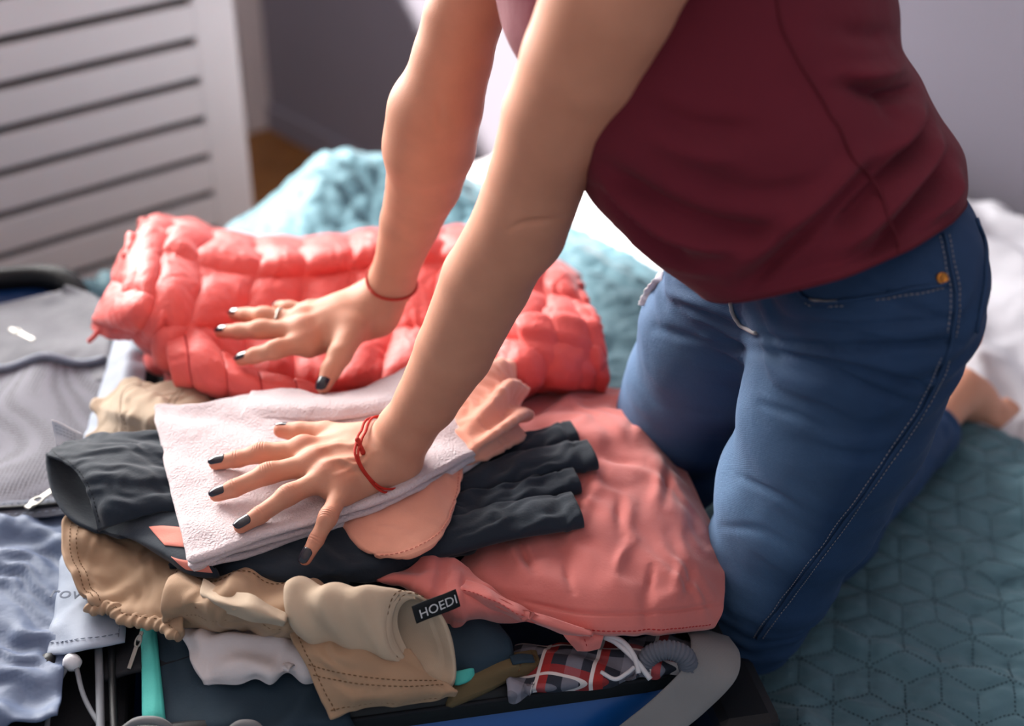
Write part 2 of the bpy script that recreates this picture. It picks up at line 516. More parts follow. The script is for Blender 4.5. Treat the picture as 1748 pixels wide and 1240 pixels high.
M['thread_tan'] = mat('jeans_thread', (150, 146, 150), 0.85, (), 0)
M['red_cord'] = mat('red_cord', (192, 46, 34), 0.7, (('DIAGONAL', 700, 0.5, 0.0006),), 0.1)
M['nail'] = mat('nail_polish', (26, 24, 38), 0.2, (), 0, spec=0.5, coat=0.25)
M['brown'] = mat('brown_leather', (96, 56, 50), 0.6, (('noise', 200, 0.2, 0.001),), 0.1)
M['hair'] = mat('dark_hair', (62, 42, 32), 0.5, (('Z', 160, 0.5, 0.002),), 0.2)
# skin
M['skin'] = mat('skin', (201, 144, 119), 0.6, (('voronoi', 900, 0.10, 0.0004), ('noise', 260, 0.16, 0.0008)), 0.07, 35, sss=0.12, spec=0.25)
def flush_skin(m):                     # knuckles and fingertips are a little redder
    nt = m.node_tree; N = nt.nodes; L = nt.links; b = N['Principled BSDF']
    at = N.new('ShaderNodeAttribute'); at.attribute_name = 'flush'
    mx = N.new('ShaderNodeMix'); mx.data_type = 'RGBA'; mx.inputs[7].default_value = lin((196, 112, 88))
    src = b.inputs['Base Color'].links[0].from_socket
    L.new(at.outputs['Fac'], mx.inputs[0]); L.new(src, mx.inputs[6]); L.new(mx.outputs[2], b.inputs['Base Color'])
flush_skin(M['skin'])
# denim: blue twill, worn paler where the thighs rub
def denim():
    m = mat('denim', (33, 60, 95), 0.82, (('DIAGONAL', 330, 0.18, 0.0005), ('noise', 420, 0.35, 0.0008), ('noise', 60, 0.25, 0.003)), 0.12, 30)
    nt = m.node_tree; N = nt.nodes; L = nt.links
    at = N.new('ShaderNodeAttribute'); at.attribute_name = 'wear'
    no = N.new('ShaderNodeTexNoise'); no.inputs['Scale'].default_value = 350; no.inputs['Detail'].default_value = 3
    mul = N.new('ShaderNodeMath'); mul.operation = 'MULTIPLY_ADD'
    mul.inputs[1].default_value = 0.5; mul.inputs[2].default_value = -0.25
    L.new(no.outputs['Fac'], mul.inputs[0])
    mm = N.new('ShaderNodeMath'); mm.operation = 'MULTIPLY_ADD'; mm.use_clamp = True
    L.new(mul.outputs[0], mm.inputs[0]); L.new(at.outputs['Fac'], mm.inputs[1]); L.new(at.outputs['Fac'], mm.inputs[2])
    mx = N.new('ShaderNodeMix'); mx.data_type = 'RGBA'
    mx.inputs[7].default_value = lin((112, 146, 184))
    L.new(mm.outputs[0], mx.inputs[0])
    b = N['Principled BSDF']; src = b.inputs['Base Color'].links[0].from_socket
    L.new(src, mx.inputs[6]); L.new(mx.outputs[2], b.inputs['Base Color'])
    return m
M['denim'] = denim()
def mesh_net():
    m = mat('mesh_netting', (150, 150, 160), 0.7, (), 0.05)
    nt = m.node_tree; N = nt.nodes; L = nt.links; b = N['Principled BSDF']
    tc = N['Texture Coordinate'] if 'Texture Coordinate' in N else N.new('ShaderNodeTexCoord')
    v = N.new('ShaderNodeTexVoronoi'); v.inputs['Scale'].default_value = 235; v.inputs['Randomness'].default_value = 0.12
    L.new(tc.outputs['Object'], v.inputs['Vector'])
    cr = N.new('ShaderNodeValToRGB'); cr.color_ramp.elements[0].position = 0.22; cr.color_ramp.elements[1].position = 0.42
    cr.color_ramp.elements[0].color = lin((38, 37, 46)); cr.color_ramp.elements[1].color = lin((116, 115, 127))
    L.new(v.outputs['Distance'], cr.inputs[0]); L.new(cr.outputs[0], b.inputs['Base Color'])
    bp = N.new('ShaderNodeBump'); bp.inputs['Strength'].default_value = 0.6; bp.inputs['Distance'].default_value = 0.0012
    L.new(v.outputs['Distance'], bp.inputs['Height']); L.new(bp.outputs['Normal'], b.inputs['Normal'])
    return m
M['net'] = mesh_net()
def plaid():
    m = mat('plaid_cotton', (52, 56, 70), 0.85, JERSEY, 0)
    nt = m.node_tree; N = nt.nodes; L = nt.links; b = N['Principled BSDF']
    tc = N['Texture Coordinate']
    mp = N.new('ShaderNodeMapping'); mp.inputs['Rotation'].default_value = (0, 0, 0.25); L.new(tc.outputs['Object'], mp.inputs['Vector'])
    sx = N.new('ShaderNodeSeparateXYZ'); L.new(mp.outputs[0], sx.inputs[0])
    cur = None
    base = N.new('ShaderNodeRGB'); base.outputs[0].default_value = lin((44, 48, 60)); cur = base.outputs[0]
    for ax, off, w, c, a in ((0, 0.0, 0.30, (150, 150, 165), 0.45), (1, 0.0, 0.30, (150, 150, 165), 0.45), (0, 0.5, 0.22, (170, 44, 40), 0.75), (1, 0.5, 0.2, (170, 44, 40), 0.6), (0, 0.52, 0.07, (225, 220, 220), 0.9), (1, 0.52, 0.06, (225, 220, 220), 0.8)):
        fr = N.new('ShaderNodeMath'); fr.operation = 'MULTIPLY_ADD'; fr.inputs[1].default_value = 22.0; fr.inputs[2].default_value = off
        L.new(sx.outputs[ax], fr.inputs[0])
        f2 = N.new('ShaderNodeMath'); f2.operation = 'FRACT'; L.new(fr.outputs[0], f2.inputs[0])
        f3 = N.new('ShaderNodeMath'); f3.operation = 'LESS_THAN'; f3.inputs[1].default_value = w; L.new(f2.outputs[0], f3.inputs[0])
        f4 = N.new('ShaderNodeMath'); f4.operation = 'MULTIPLY'; f4.inputs[1].default_value = a; L.new(f3.outputs[0], f4.inputs[0])
        mx = N.new('ShaderNodeMix'); mx.data_type = 'RGBA'; mx.inputs[7].default_value = lin(c)
        L.new(f4.outputs[0], mx.inputs[0]); L.new(cur, mx.inputs[6]); cur = mx.outputs[2]
    L.new(cur, b.inputs['Base Color'])
    return m
M['plaid'] = plaid()

# ------------------------------------------------------------------ room shell
Z3 = np.array([0, 0, 1.0])
def slab(name, s0, s1, q0, q1, z0, z1, m, parent=None, bev=0.0):
    c = R((s0 + s1) / 2, (q0 + q1) / 2, (z0 + z1) / 2)
    return box(name, c, D1, D2, Z3, abs(s1 - s0) / 2, abs(q1 - q0) / 2, abs(z1 - z0) / 2, m, parent, bev)
tag(slab('floor', -2.2, BACK_S + 0.12, WIN_Q - 0.12, 1.8, -0.1, 0.0, M['floor']), kind='structure')
tag(slab('wall_back', BACK_S, BACK_S + 0.12, WIN_Q - 0.12, 1.8, 0.0, 2.75, M["wall"]), kind='structure')
tag(slab('ceiling', -2.2, BACK_S + 0.12, WIN_Q - 0.12, 1.8, 2.75, 2.85, M['white_paint']), kind='structure')
# window wall with its opening, one mesh
V, Fc = [], []
for a in ((-2.2, WIN_S0, 0, 2.75), (WIN_S1, BACK_S, 0, 2.75), (WIN_S0, WIN_S1, 0, WIN_Z0), (WIN_S0, WIN_S1, WIN_Z1, 2.75)):
    v, f = box_vf(R((a[0] + a[1]) / 2, WIN_Q - 0.06, (a[2] + a[3]) / 2), D1, D2, Z3, (a[1] - a[0]) / 2, 0.06, (a[3] - a[2]) / 2)
    o = sum(len(x) for x in V); V.append(v); Fc += [tuple(i + o for i in q) for q in f]
tag(mesh_obj('wall_left', np.concatenate(V), Fc, M['wall'], smooth=False), kind='structure')
win = bpy.data.objects.new('window_1', None); COL.objects.link(win); win.location = R((WIN_S0 + WIN_S1) / 2, WIN_Q, WIN_Z0); win['kind'] = 'structure'
sm = (WIN_S0 + WIN_S1) / 2
for s0, s1, z0, z1 in ((WIN_S0, WIN_S0 + .05, WIN_Z0, WIN_Z1), (WIN_S1 - .05, WIN_S1, WIN_Z0, WIN_Z1), (WIN_S0, WIN_S1, WIN_Z0, WIN_Z0 + .05), (WIN_S0, WIN_S1, WIN_Z1 - .05, WIN_Z1)):
    slab('window_frame', s0, s1, WIN_Q - 0.09, WIN_Q - 0.04, z0, z1, M['trim'], win)
slab('window_sill', WIN_S0 - .05, WIN_S1 + .05, WIN_Q - 0.12, WIN_Q + 0.04, WIN_Z0 - 0.03, WIN_Z0, M['trim'], win)
tag(slab('trim_1', BACK_S - 0.08, BACK_S, WIN_Q, WIN_Q + 0.05, 0.0, 2.4, M['trim'], None, 0.004), kind='structure')
tag(slab('baseboard_back', BACK_S - 0.015, BACK_S, WIN_Q + 0.05, 1.8, 0.0, 0.07, M['wall'], None, 0.003), kind='structure')

# ------------------------------------------------------------------ slatted cabinet
CQ = -2.30
cab = empty('slatted_cabinet', R(0.3, CQ - 0.2, 0), 'white cabinet front of wide horizontal boards with dark gaps', 'cabinet')
def s_at(px, py, q):
    r = _ray(px, py); t = (q - CAM @ D2) / (r @ D2); p = CAM + r * t
    return p @ D1, p[2]
CS1 = s_at(428, 300, CQ)[0]
CSL = s_at(352, 210, CQ)[0]
CS0 = -0.55
CT = 0.87
slab('carcass', CS0, CS1 - 0.004, CQ - 0.28, CQ - 0.022, 0.0, 0.85, M['gap'], cab)
slab('end_panel', CS1 - 0.018, CS1, CQ - 0.28, CQ - 0.020, 0.0, CT, M['white_paint'], cab, 0.002)
slab('stile', CSL, CS1, CQ - 0.02, CQ, 0.0, CT, M['white_paint'], cab, 0.002)
slab('stile', CS0, CS0 + 0.08, CQ - 0.02, CQ, 0.0, CT, M['white_paint'], cab, 0.002)
gz = [s_at(352, y, CQ)[1] for y in (-5, 63, 136, 206, 272, 335)]
st = (gz[0] - gz[-1]) / 5
cuts = sorted([gz[-1] + st * k for k in range(-6, 9)])
cuts = [c for c in cuts if 0.05 < c < CT - .04]
lo_ = 0.0; gap = 0.0085
for c in cuts + [CT + gap]:
    slab('board', CS0 + 0.08, CSL, CQ - 0.02, CQ, lo_, c - gap, M['white_paint'], cab, 0.002)
    lo_ = c + gap
slab('cabinet_top', CS0 - 0.02, CS1 + 0.02, CQ - 0.30, CQ + 0.015, CT, CT + 0.022, M['white_paint'], cab, 0.003)

# ------------------------------------------------------------------ bed
BS0, BQ0, BQ1 = -0.55, -1.90, -0.02
bed = empty('bed', R(0.7, -0.95, 0), 'wide bed with a white mattress under the teal quilt', 'bed')
slab('mattress', BS0, BACK_S - 0.04, BQ0, BQ1, 0.22, 0.478, M['mattress'], bed, 0.03)
slab('bed_frame', BS0 - 0.01, BACK_S - 0.03, BQ0 - 0.01, BQ1 + 0.01, 0.06, 0.22, M['floor'], bed, 0.01)
for s in (BS0 + 0.1, BACK_S - 0.2):
    for q in (BQ0 + 0.1, BQ1 - 0.1):
        slab('leg', s - .03, s + .03, q - .03, q + .03, 0.0, 0.06, M['floor'], bed)

# white sheet over the head end of the bed
QS = 1.435                                  # quilt's upper edge
ns, nq = 110, 230
ss, qq = np.meshgrid(np.linspace(1.28, BACK_S - 0.045, ns), np.linspace(BQ0 - 0.015, BQ1 + 0.015, nq), indexing='ij')
g = D1 * ss[..., None] + D2 * qq[..., None]
g0 = g.copy()
h = 0.487 + 0.020 * fbm(g0 * 7 + 3, 3) + 0.018 * folds(g0, unit(D1 + 0.5 * D2), 0.11, 0.7, 2.0)
h += 0.095 * np.clip((ss - 1.52) / 0.3, 0, 1) ** 1.5 * (0.75 + 0.5 * perlin(g0 * 5))     # heaped towards the wall
h -= 0.03 * np.clip(1 - (ss - 1.28) / 0.2, 0, 1)
edge = np.clip((BQ0 + 0.05 - qq) / 0.06, 0, 1) + np.clip((qq - BQ1 + 0.05) / 0.06, 0, 1)
h = np.maximum(h, 0.481) * (1 - edge) + edge * 0.45
g[..., 2] = h
V, Fc = shell_from_grid(g, 0.006)
tag(mesh_obj('bed_sheet', V, Fc, M['sheet']), 'rumpled white bed sheet heaped against the grey wall', 'bed sheet')

def pillow(c, ax, ay, hx, hy, hz, label, seed):
    n = 44
    u, v = np.meshgrid(np.linspace(-1, 1, n), np.linspace(-1, 1, n), indexing='ij')
    prof = (np.clip(1 - np.abs(u) ** 3.2, 0, 1) * np.clip(1 - np.abs(v) ** 3.2, 0, 1)) ** 0.5
    pinch = 1 - 0.10 * (1 - prof)
    base = c + ax * (u * hx * pinch)[..., None] + ay * (v * hy * pinch)[..., None]
    w = 0.006 * folds(base + seed, ax + ay * .5, 0.07, .6, seed)
    az = unit(np.cross(ax, ay)); az = az if az[2] > 0 else -az
    top = base + az * (hz * prof + w * prof)[..., None]; bot = base - az * (hz * prof * 0.7)[..., None]
    N = n * n
    f = quads(n, n); V = np.concatenate([top.reshape(-1, 3), bot.reshape(-1, 3)])
    ring = np.concatenate([np.arange(n), np.arange(1, n) * n + n - 1, (n - 1) * n + np.arange(n - 2, -1, -1), np.arange(n - 2, 0, -1) * n])
    F2 = np.concatenate([f, f[:, ::-1] + N, np.stack([ring, N + ring, N + np.roll(ring, -1), np.roll(ring, -1)], -1)])
    bm = bmesh.new(); o = mesh_obj('pillow', V, F2, M['sheet'])
    bm.from_mesh(o.data); bmesh.ops.remove_doubles(bm, verts=bm.verts, dist=0.0005); bmesh.ops.recalc_face_normals(bm, faces=bm.faces); bm.to_mesh(o.data); bm.free()
    return tag(o, label, 'pillow')


# teal quilt with tumbling-block stitching
EDGE = 0.040
ang0 = math.radians(-8)
dirs = [np.array([math.cos(ang0 + a), math.sin(ang0 + a)]) for a in (math.radians(-30), math.radians(30), math.radians(90))]
U3 = [np.array([math.cos(ang0 + a), math.sin(ang0 + a)]) for a in (math.radians(-30), math.radians(30), math.radians(90))]
e1 = U3[0] - (-U3[1]); e1 = (U3[0] + U3[1]) * EDGE       # lattice of cube centres
e2 = (U3[1] + U3[2]) * EDGE
def cube_edges(s0, s1, q0, q1):
    segs = []
    cen = np.array([(s0 + s1) / 2, (q0 + q1) / 2])
    for i in range(-60, 61):
        for j in range(-60, 61):
            c = cen + e1 * i + e2 * j
            if not (s0 - .05 < c[0] < s1 + .05 and q0 - .05 < c[1] < q1 + .05): continue
            hx = [c + U3[0] * EDGE, c + (U3[0] + U3[1]) * EDGE * 1.0]
            # hexagon corners are +-unit directions; spokes to three alternate corners
            A, B_, C_ = U3[1] * EDGE, U3[2] * EDGE, -U3[0] * EDGE
            cor = [U3[0] * EDGE, U3[1] * EDGE, U3[2] * EDGE, -U3[0] * EDGE, -U3[1] * EDGE, -U3[2] * EDGE]
            for k in (0, 1, 2):
                segs.append((c + cor[k], c + cor[k + 1]))
            for k in (0, 2, 4):
                segs.append((c, c + cor[k]))
    return segs
QB0, QB1, QQ0, QQ1 = -0.50, QS, -1.97, -0.005
bcorner = np.array([0.187, 0.945, 0]); SA = np.array([-0.9817, -0.1904, 0]); SB = np.array([-0.1904, 0.9817, 0])
def quilt_z(s, q):
    p = D1 * s[..., None] + D2 * q[..., None]
    z = 0.493 + 0.006 * fbm(p * 9, 2)
    z = z + 0.007 * folds(p, unit(np.array([0.6, 1.0, 0])), 0.075, 0.8, 5.0) + 0.0025 * folds(p, unit(np.array([0.3, 1.0, 0])), 0.022, 0.9, 8.0)
    # bunched up towards the far window corner
    for s_, q_, rs, rq, hh in ((1.15, -1.80, 0.10, 0.09, 0.105), (1.27, -1.72, 0.10, 0.10, 0.085), (1.02, -1.74, 0.12, 0.12, 0.035), (1.33, -1.45, .06, .25, .03), (0.98, -1.55, .10, .10, .02), (1.38, -0.55, .06, .3, .025)):
        z = z + hh * np.exp(-((s - s_) / rs) ** 2 - ((q - q_) / rq) ** 2)
    z = z + 0.028 * np.exp(-(((p[..., 0] - 0.275) / 0.02) ** 2 + ((p[..., 1] - 1.0) / 0.09) ** 2))
    # pressed flat under the suitcase and the knees
    ra = (p - bcorner) @ SA; rb = (p - bcorner) @ SB
    ins = np.clip(np.minimum(np.minimum(ra + 0.02, 1.17 - ra), np.minimum(rb + 0.02, 0.83 - rb)) / 0.03, 0, 1)
    z = z * (1 - ins) + 0.488 * ins
    for kx, ky, r_ in ((0.235, 1.09, .11), (0.16, 1.24, .11), (.36, 1.25, .09), (.28, 1.40, .09), (.47, 1.42, .07)):
        d = np.sqrt((p[..., 0] - kx) ** 2 + (p[..., 1] - ky) ** 2)
        w = np.clip(1.3 - d / r_, 0, 1)
        z = z * (1 - w) + 0.487 * w
    # hangs down over the bed edges
    over = np.clip((BQ0 + 0.02 - q) / 0.08, 0, 1)
    z = z - over ** 1.5 * 0.16
    return np.maximum(z, np.where(over > 0, 0.3, 0.4815))
n_s, n_q = 400, 400
sg, qg = np.meshgrid(np.linspace(QB0, QB1, n_s), np.linspace(QQ0, QQ1, n_q), indexing='ij')
zq = quilt_z(sg, qg)
segs = cube_edges(QB0, QB1, QQ0, QQ1)
dmin = np.full(sg.shape, 9.0)
ds = (QB1 - QB0) / (n_s - 1); dq = (QQ1 - QQ0) / (n_q - 1)
for a, b in segs:
    i0 = max(int((min(a[0], b[0]) - 0.013 - QB0) / ds), 0); i1 = min(int((max(a[0], b[0]) + 0.013 - QB0) / ds) + 2, n_s)
    j0 = max(int((min(a[1], b[1]) - 0.013 - QQ0) / dq), 0); j1 = min(int((max(a[1], b[1]) + 0.013 - QQ0) / dq) + 2, n_q)
    if i1 <= i0 or j1 <= j0: continue
    S, Q = sg[i0:i1, j0:j1], qg[i0:i1, j0:j1]
    ab = b - a; hh = np.clip(((S - a[0]) * ab[0] + (Q - a[1]) * ab[1]) / (ab @ ab), 0, 1)
    d = np.hypot(S - a[0] - hh * ab[0], Q - a[1] - hh * ab[1])
    dmin[i0:i1, j0:j1] = np.minimum(dmin[i0:i1, j0:j1], d)
zq = zq - 0.0032 * np.exp(-(dmin / 0.0055) ** 2) + 0.0012
g = D1 * sg[..., None] + D2 * qg[..., None]; g[..., 2] = zq
V, Fc = shell_from_grid(g, 0.005)
quilt = tag(mesh_obj('quilt', V, Fc, M['quilt']), 'teal quilt stitched in tumbling blocks spread over the bed', 'quilt')
sv, sf = [], []
for a, b in segs:
    m_ = (a + b) / 2; w = D1 * m_[0] + D2 * m_[1]
    if not (0.18 < w[0] < 0.80 and 0.85 < w[1] < 1.75): continue
    if not (QB0 < min(a[0], b[0]) and max(a[0], b[0]) < QB1 - .01 and QQ0 < min(a[1], b[1]) and max(a[1], b[1]) < QQ1 - .01): continue
    t = np.linspace(0.04, 0.96, 8)
    ps = a[0] + (b[0] - a[0]) * t; pq = a[1] + (b[1] - a[1]) * t
    ii = np.clip(((ps - QB0) / ds).round().astype(int), 0, n_s - 1); jj = np.clip(((pq - QQ0) / dq).round().astype(int), 0, n_q - 1)
    pts = D1 * ps[:, None] + D2 * pq[:, None]; pts[:, 2] = zq[ii, jj] + 0.0006
    v, f = dashes_vf(pts, 0.0025, 0.0024, 0.0008)
    o = len(sv); sv += list(v); sf += [tuple(i + o for i in q) for q in f]
st_ = mesh_obj('stitching', np.array(sv), np.array(sf), M['quilt_thread'], quilt); st_['kind'] = 'stuff'

# ------------------------------------------------------------------ suitcase
def S(a, b, z): return bcorner + SA * a + SB * b + Z3 * z
case = empty('suitcase', S(0.57, 0.4, 0.49), 'open blue hard-shell suitcase with grey lining packed with clothes', 'suitcase')
def rrect(a0, a1, b0, b1, r, z, n=8):
    pts = []
    for ca, cb, st0 in ((a1 - r, b1 - r, 0), (a0 + r, b1 - r, 90), (a0 + r, b0 + r, 180), (a1 - r, b0 + r, 270)):
        for k in range(n + 1):
            t = math.radians(st0 + 90 * k / n)
            pts.append(S(ca + r * math.cos(t), cb + r * math.sin(t), z))
    # extra points along the long sides so that the walls shade evenly
    pts = np.array(pts)
    ah = (pts - bcorner) @ SA                      # the two halves dip towards the shared hinge
    pts[:, 2] -= 0.045 * np.clip(1 - np.abs(ah - 0.5725) / 0.07, 0, 1) * (z > ZB + .06) * np.clip((.835 - (pts - bcorner) @ SB) / .06, 0, 1)
    return pts
def shell(a0, a1, b0, b1, z0, z1, prefix):
    rings = []
    for i, z, r in ((0.035, z0, 0.04), (0.012, z0 + 0.006, 0.06), (0.002, z0 + 0.025, 0.07), (0.0, z0 + 0.05, 0.075), (0, z1, 0.075)):
        rings.append(rrect(a0 + i, a1 - i, b0 + i, b1 - i, r, z))
    for i, z, r in ((0.006, z1, 0.07), (0.006, z0 + 0.03, 0.066), (0.03, z0 + 0.010, 0.05)):
        rings.append(rrect(a0 + i, a1 - i, b0 + i, b1 - i, r, z))
    loft(prefix, np.array(rings), M['blue_shell'], case, True, (True, True))
ZB = 0.494
RIM = 0.618
BL = 0.845
shell(0, 0.56, 0, BL, ZB, RIM, 'base_shell')
shell(0.585, 1.145, 0, BL, ZB, RIM + .022, 'lid_shell')
def rim(a0, a1, b0, b1, z, name):
    rings = []
    for i, zz in ((-0.004, z - 0.012), (-0.006, z), (-0.004, z + 0.014), (0.006, z + 0.017), (0.014, z + 0.012), (0.014, z - 0.01), (0.006, z - 0.012)):
        rings.append(rrect(a0 + i, a1 - i, b0 + i, b1 - i, 0.075, zz))
    rings.append(rings[0])
    return loft(name, np.array(rings), M['black_trim'], case)
r1 = rim(0, 0.56, 0, BL, RIM, 'zip_rim')
r2 = rim(0.585, 1.145, 0, BL, RIM + .022, 'zip_rim')
def closed(pts): return np.concatenate([pts, pts[:1]])
for rr, a0, a1, dz in ((r1, 0, .56, 0), (r2, .585, 1.145, .022)):
    tube('zip_teeth', closed(rrect(a0 - 0.006, a1 + 0.006, -0.006, BL + 0.006, 0.08, RIM + dz + 0.006)), 0.0022, M['black_cloth'], rr, 6)
# corner guards and wheel housing on the near right corner
box('corner_guard', S(-0.012, -0.004, 0.545), SA, SB, Z3, 0.03, 0.045, 0.05, M['black_trim'], case, 0.012)
box('side_panel', S(-0.012, 0.36, 0.555), SA, SB, Z3, 0.012, 0.30, 0.045, M['black_cloth'], case, 0.008)
# packed clothes sit on a black zipped divider panel inside the base
dv, dg = sheet('divider_panel', [[S(a, b, z) for a, z in ((0.025, .635), (0.15, .648), (0.28, .650), (0.42, .648), (0.535, .635))] for b in (0.075, 0.25, 0.45, 0.62, 0.775)], 40, 50, 0.006, M['black_cloth'], case,
      disp=lambda p, u, v: 0.004 * folds(p, [1, .3, 0], 0.06, .7, 3.), px=False)
# dotted zip teeth along the divider's near edge
zt = [on_grid(dg, np.linspace(0.03, 0.62, 150), np.full(150, 0.012)) + Z3 * 0.0015]
stitches('zip_teeth', zt, M['cord_white'], dv, 0.0022, 0.0028, 0.0009)
# grey elastic strap looping over the near right corner
sp = spline([P(1205, 1075, .632), P(1222, 1105, .645), P(1212, 1150, .640), P(1160, 1205, .615), P(1090, 1262, .585), P(1040, 1310, .55)], 40)
t_, n_, b_ = frames(sp)
wdir = np.tile(unit(D(1240, 1120, 1.25) - D(1190, 1105, 1.25)), (40, 1))
sv = []
gs = np.stack([sp + wdir * (0.0215 * k) for k in np.linspace(-1, 1, 7)], 1)
V, Fc = shell_from_grid(gs, 0.0025); mesh_obj('strap', V, Fc, M['strap'], case)
# lid: rim pocket, netting, satin panel, piping and zips
def lid_disp(a1, wl, dr, seed): return lambda p, u, v: a1 * folds(p, dr, wl, .7, seed)
lp, lg = sheet('lining_panel', [[S(max(a, a0_), b, z) for a, z in ((0.550, .646), (0.64, .636), (0.86, .626), (1.0, .624), (1.13, .60))] for b, a0_ in ((0.56, 0), (0.64, 0), (0.71, .555), (0.755, .572), (0.795, .61))], 36, 60, 0.004, M['grey_lining'], case, lid_disp(.006, .13, [.5, 1, 0], 2.), px=False)
npn, ng = sheet('mesh_pocket', [[S(a, b, z) for a, z in ((0.553, .646), (0.66, .650), (0.86, .652), (1.0, .640), (1.13, .61))] for b in (0.315, 0.40, 0.50, 0.565, 0.60)], 50, 60, 0.003, M['net'], case, lid_disp(.008, .12, [1, .5, 0], 6.), px=False)
sat, sg_ = sheet('satin_panel', [[S(a, b, z) for a, z in ((0.566, .644), (0.66, .648), (0.78, .648), (0.95, .635), (1.13, .61))] for b in (0.02, 0.10, 0.20, 0.285, 0.32)], 90, 90, 0.003, M['satin'], case,
      lambda p, u, v: 0.007 * folds(p, [.35, 1, 0], 0.055, .55, 9., 1.) + .004 * folds(p, [.6, 1, 0], .025, .6, 4.), px=False)
uu = np.linspace(0, 1, 60)
pip = on_grid(ng, uu, np.full(60, 0.995)); pip[:, 2] += 0.004
tube('piping', pip, 0.0042, M['flap'], case, 8)
zp = on_grid(ng, np.linspace(0, 1, 60), np.full(60, 0.005))
zp[:, 2] += 0.003
tapes = np.stack([zp + SB * (0.015 * k) for k in np.linspace(-1, 1, 5)], 1)
V, Fc = shell_from_grid(tapes, 0.002); zo = mesh_obj('zip_tape', V, Fc, M['zip_tape'], case)
tube('zip_coil', zp + Z3 * 0.002, 0.0022, M['black_trim'], zo, 6)
for off in (-0.009, 0.009):
    stitches('stitching', [zp + SB * off + Z3 * 0.001], M['flap'], zo, 0.004, 0.003, 0.0005)
def zip_pull(p0, d, up, scale=1.0, nm='zip_pull'):
    d = unit(d); up = unit(up); sd = np.cross(d, up)
    pts = [p0 + d * (0.009 * scale * math.cos(t)) + sd * (0.0055 * scale * math.sin(t)) for t in np.linspace(0, 2 * np.pi, 17)]
    V1, F1 = tube_vf(np.array(pts), 0.0014 * scale, 6, cap=False)
    V2, F2 = box_vf(p0 + d * 0.024 * scale, d, sd, up, 0.017 * scale, 0.0042 * scale, 0.0011 * scale, 0.0006)
    V3, F3 = box_vf(p0 - d * 0.008 * scale - up * .001, d, sd, up, 0.007 * scale, 0.004 * scale, 0.002 * scale, 0.0006)
    V = np.concatenate([V1, V2, V3]); F = F1 + [tuple(i + len(V1) for i in q) for q in F2] + [tuple(i + len(V1) + len(V2) for i in q) for q in F3]
    return mesh_obj(nm, V, F, M['metal'], case, smooth=False)
zip_pull(P(62, 856, .656), P(96, 833, .657) - P(62, 856, .656), Z3, .85)
zip_pull(P(28, 566, .658), P(60, 582, .658) - P(28, 566, .658), Z3, 0.8)
zip_pull(P(112, 490, .638), P(150, 503, .636) - P(112, 490, .638), Z3, 0.8)
# grey-blue fabric flap along the hinge
fl, fg = sheet('hinge_flap', [
    [(200, 560, .655), (225, 560, .664), (252, 566, .655)],
    [(178, 640, .655), (212, 640, .668), (248, 645, .655)],
    [(140, 760, .652), (185, 760, .668), (235, 765, .655)],
    [(112, 900, .650), (165, 900, .668), (225, 905, .655)],
    [(95, 1020, .648), (150, 1020, .664), (216, 1020, .655)],
    [(80, 1114, .645), (140, 1108, .657), (212, 1094, .650)]], 60, 24, 0.003, M['flap'], case,
    lambda p, u, v: 0.0025 * folds(p, [.2, 1, 0], .05, .8, 1.5) + .002 * fbm(p * 30, 2))
stitches('stitching', [on_grid(fg, np.full(80, .93), np.linspace(.75, .99, 80)) + Z3 * .0008, on_grid(fg, np.linspace(0.02, .98, 60), np.full(60, .965)) + Z3 * .0008], M['print_grey'], fl, .004, .002, .0005)
# printed word on the flap
def text_mesh(s):
    cu = bpy.data.curves.new('t', 'FONT'); cu.body = s; cu.size = 1.0; cu.resolution_u = 3; cu.align_x = 'CENTER'; cu.align_y = 'CENTER'; cu.extrude = 0.02
    o = bpy.data.objects.new('t', cu); COL.objects.link(o)
    dg_ = bpy.context.evaluated_depsgraph_get(); me = bpy.data.meshes.new_from_object(o.evaluated_get(dg_))
    V = np.array([v.co[:] for v in me.vertices]); F = [tuple(p.vertices) for p in me.polygons]
    bpy.data.objects.remove(o); bpy.data.curves.remove(cu); bpy.data.meshes.remove(me)
    return V, F
def text(name, s, origin, ex, ey, size, m, parent):
    V, F = text_mesh(s)
    ex = unit(ex); ey = ey - ex * (ey @ ex); ey = unit(ey); ez = np.cross(ex, ey)
    W = origin + V[:, :1] * size * ex + V[:, 1:2] * size * ey + V[:, 2:3] * size * ez * 0.6
    return mesh_obj(name, W, F, m, parent, smooth=False)
tc_ = P(124, 1020, .6625)
text('printed_word', 'rove', tc_ + Z3 * .004, P(160, 1022, .6625) - tc_, P(124, 1000, .6625) - tc_, 0.021, M['print_grey'], fl)
# hardware in the hinge well below the flap
well = box('hinge_well', S(0.572, 0.10, 0.585), SA, SB, Z3, 0.055, 0.10, 0.022, M['black_cloth'], case, 0.006)
tube('frame_bar', spline([P(85, 1122, .640), P(74, 1180, .632), P(62, 1262, .628)], 14), 0.0065, M['black_trim'], case, 10)
tube('frame_bar', spline([P(168, 1105, .640), P(170, 1170, .634), P(172, 1262, .63)], 14), 0.0036, M['cord_grey'], case, 8)
tube('frame_bar', spline([P(190, 1100, .640), P(192, 1170, .634), P(196, 1262, .63)], 14), 0.0034, M['black_trim'], case, 8)
tube('elastic_cord', spline([P(113, 1140, .642), P(97, 1170, .636), P(84, 1206, .632), P(78, 1262, .628)], 20), 0.0026, M['cord_grey'], case, 8)
tube('elastic_cord', spline([P(131, 1142, .642), P(140, 1180, .636), P(154, 1212, .632), P(178, 1250, .63)], 20), 0.0022, M['cord_grey'], case, 8)
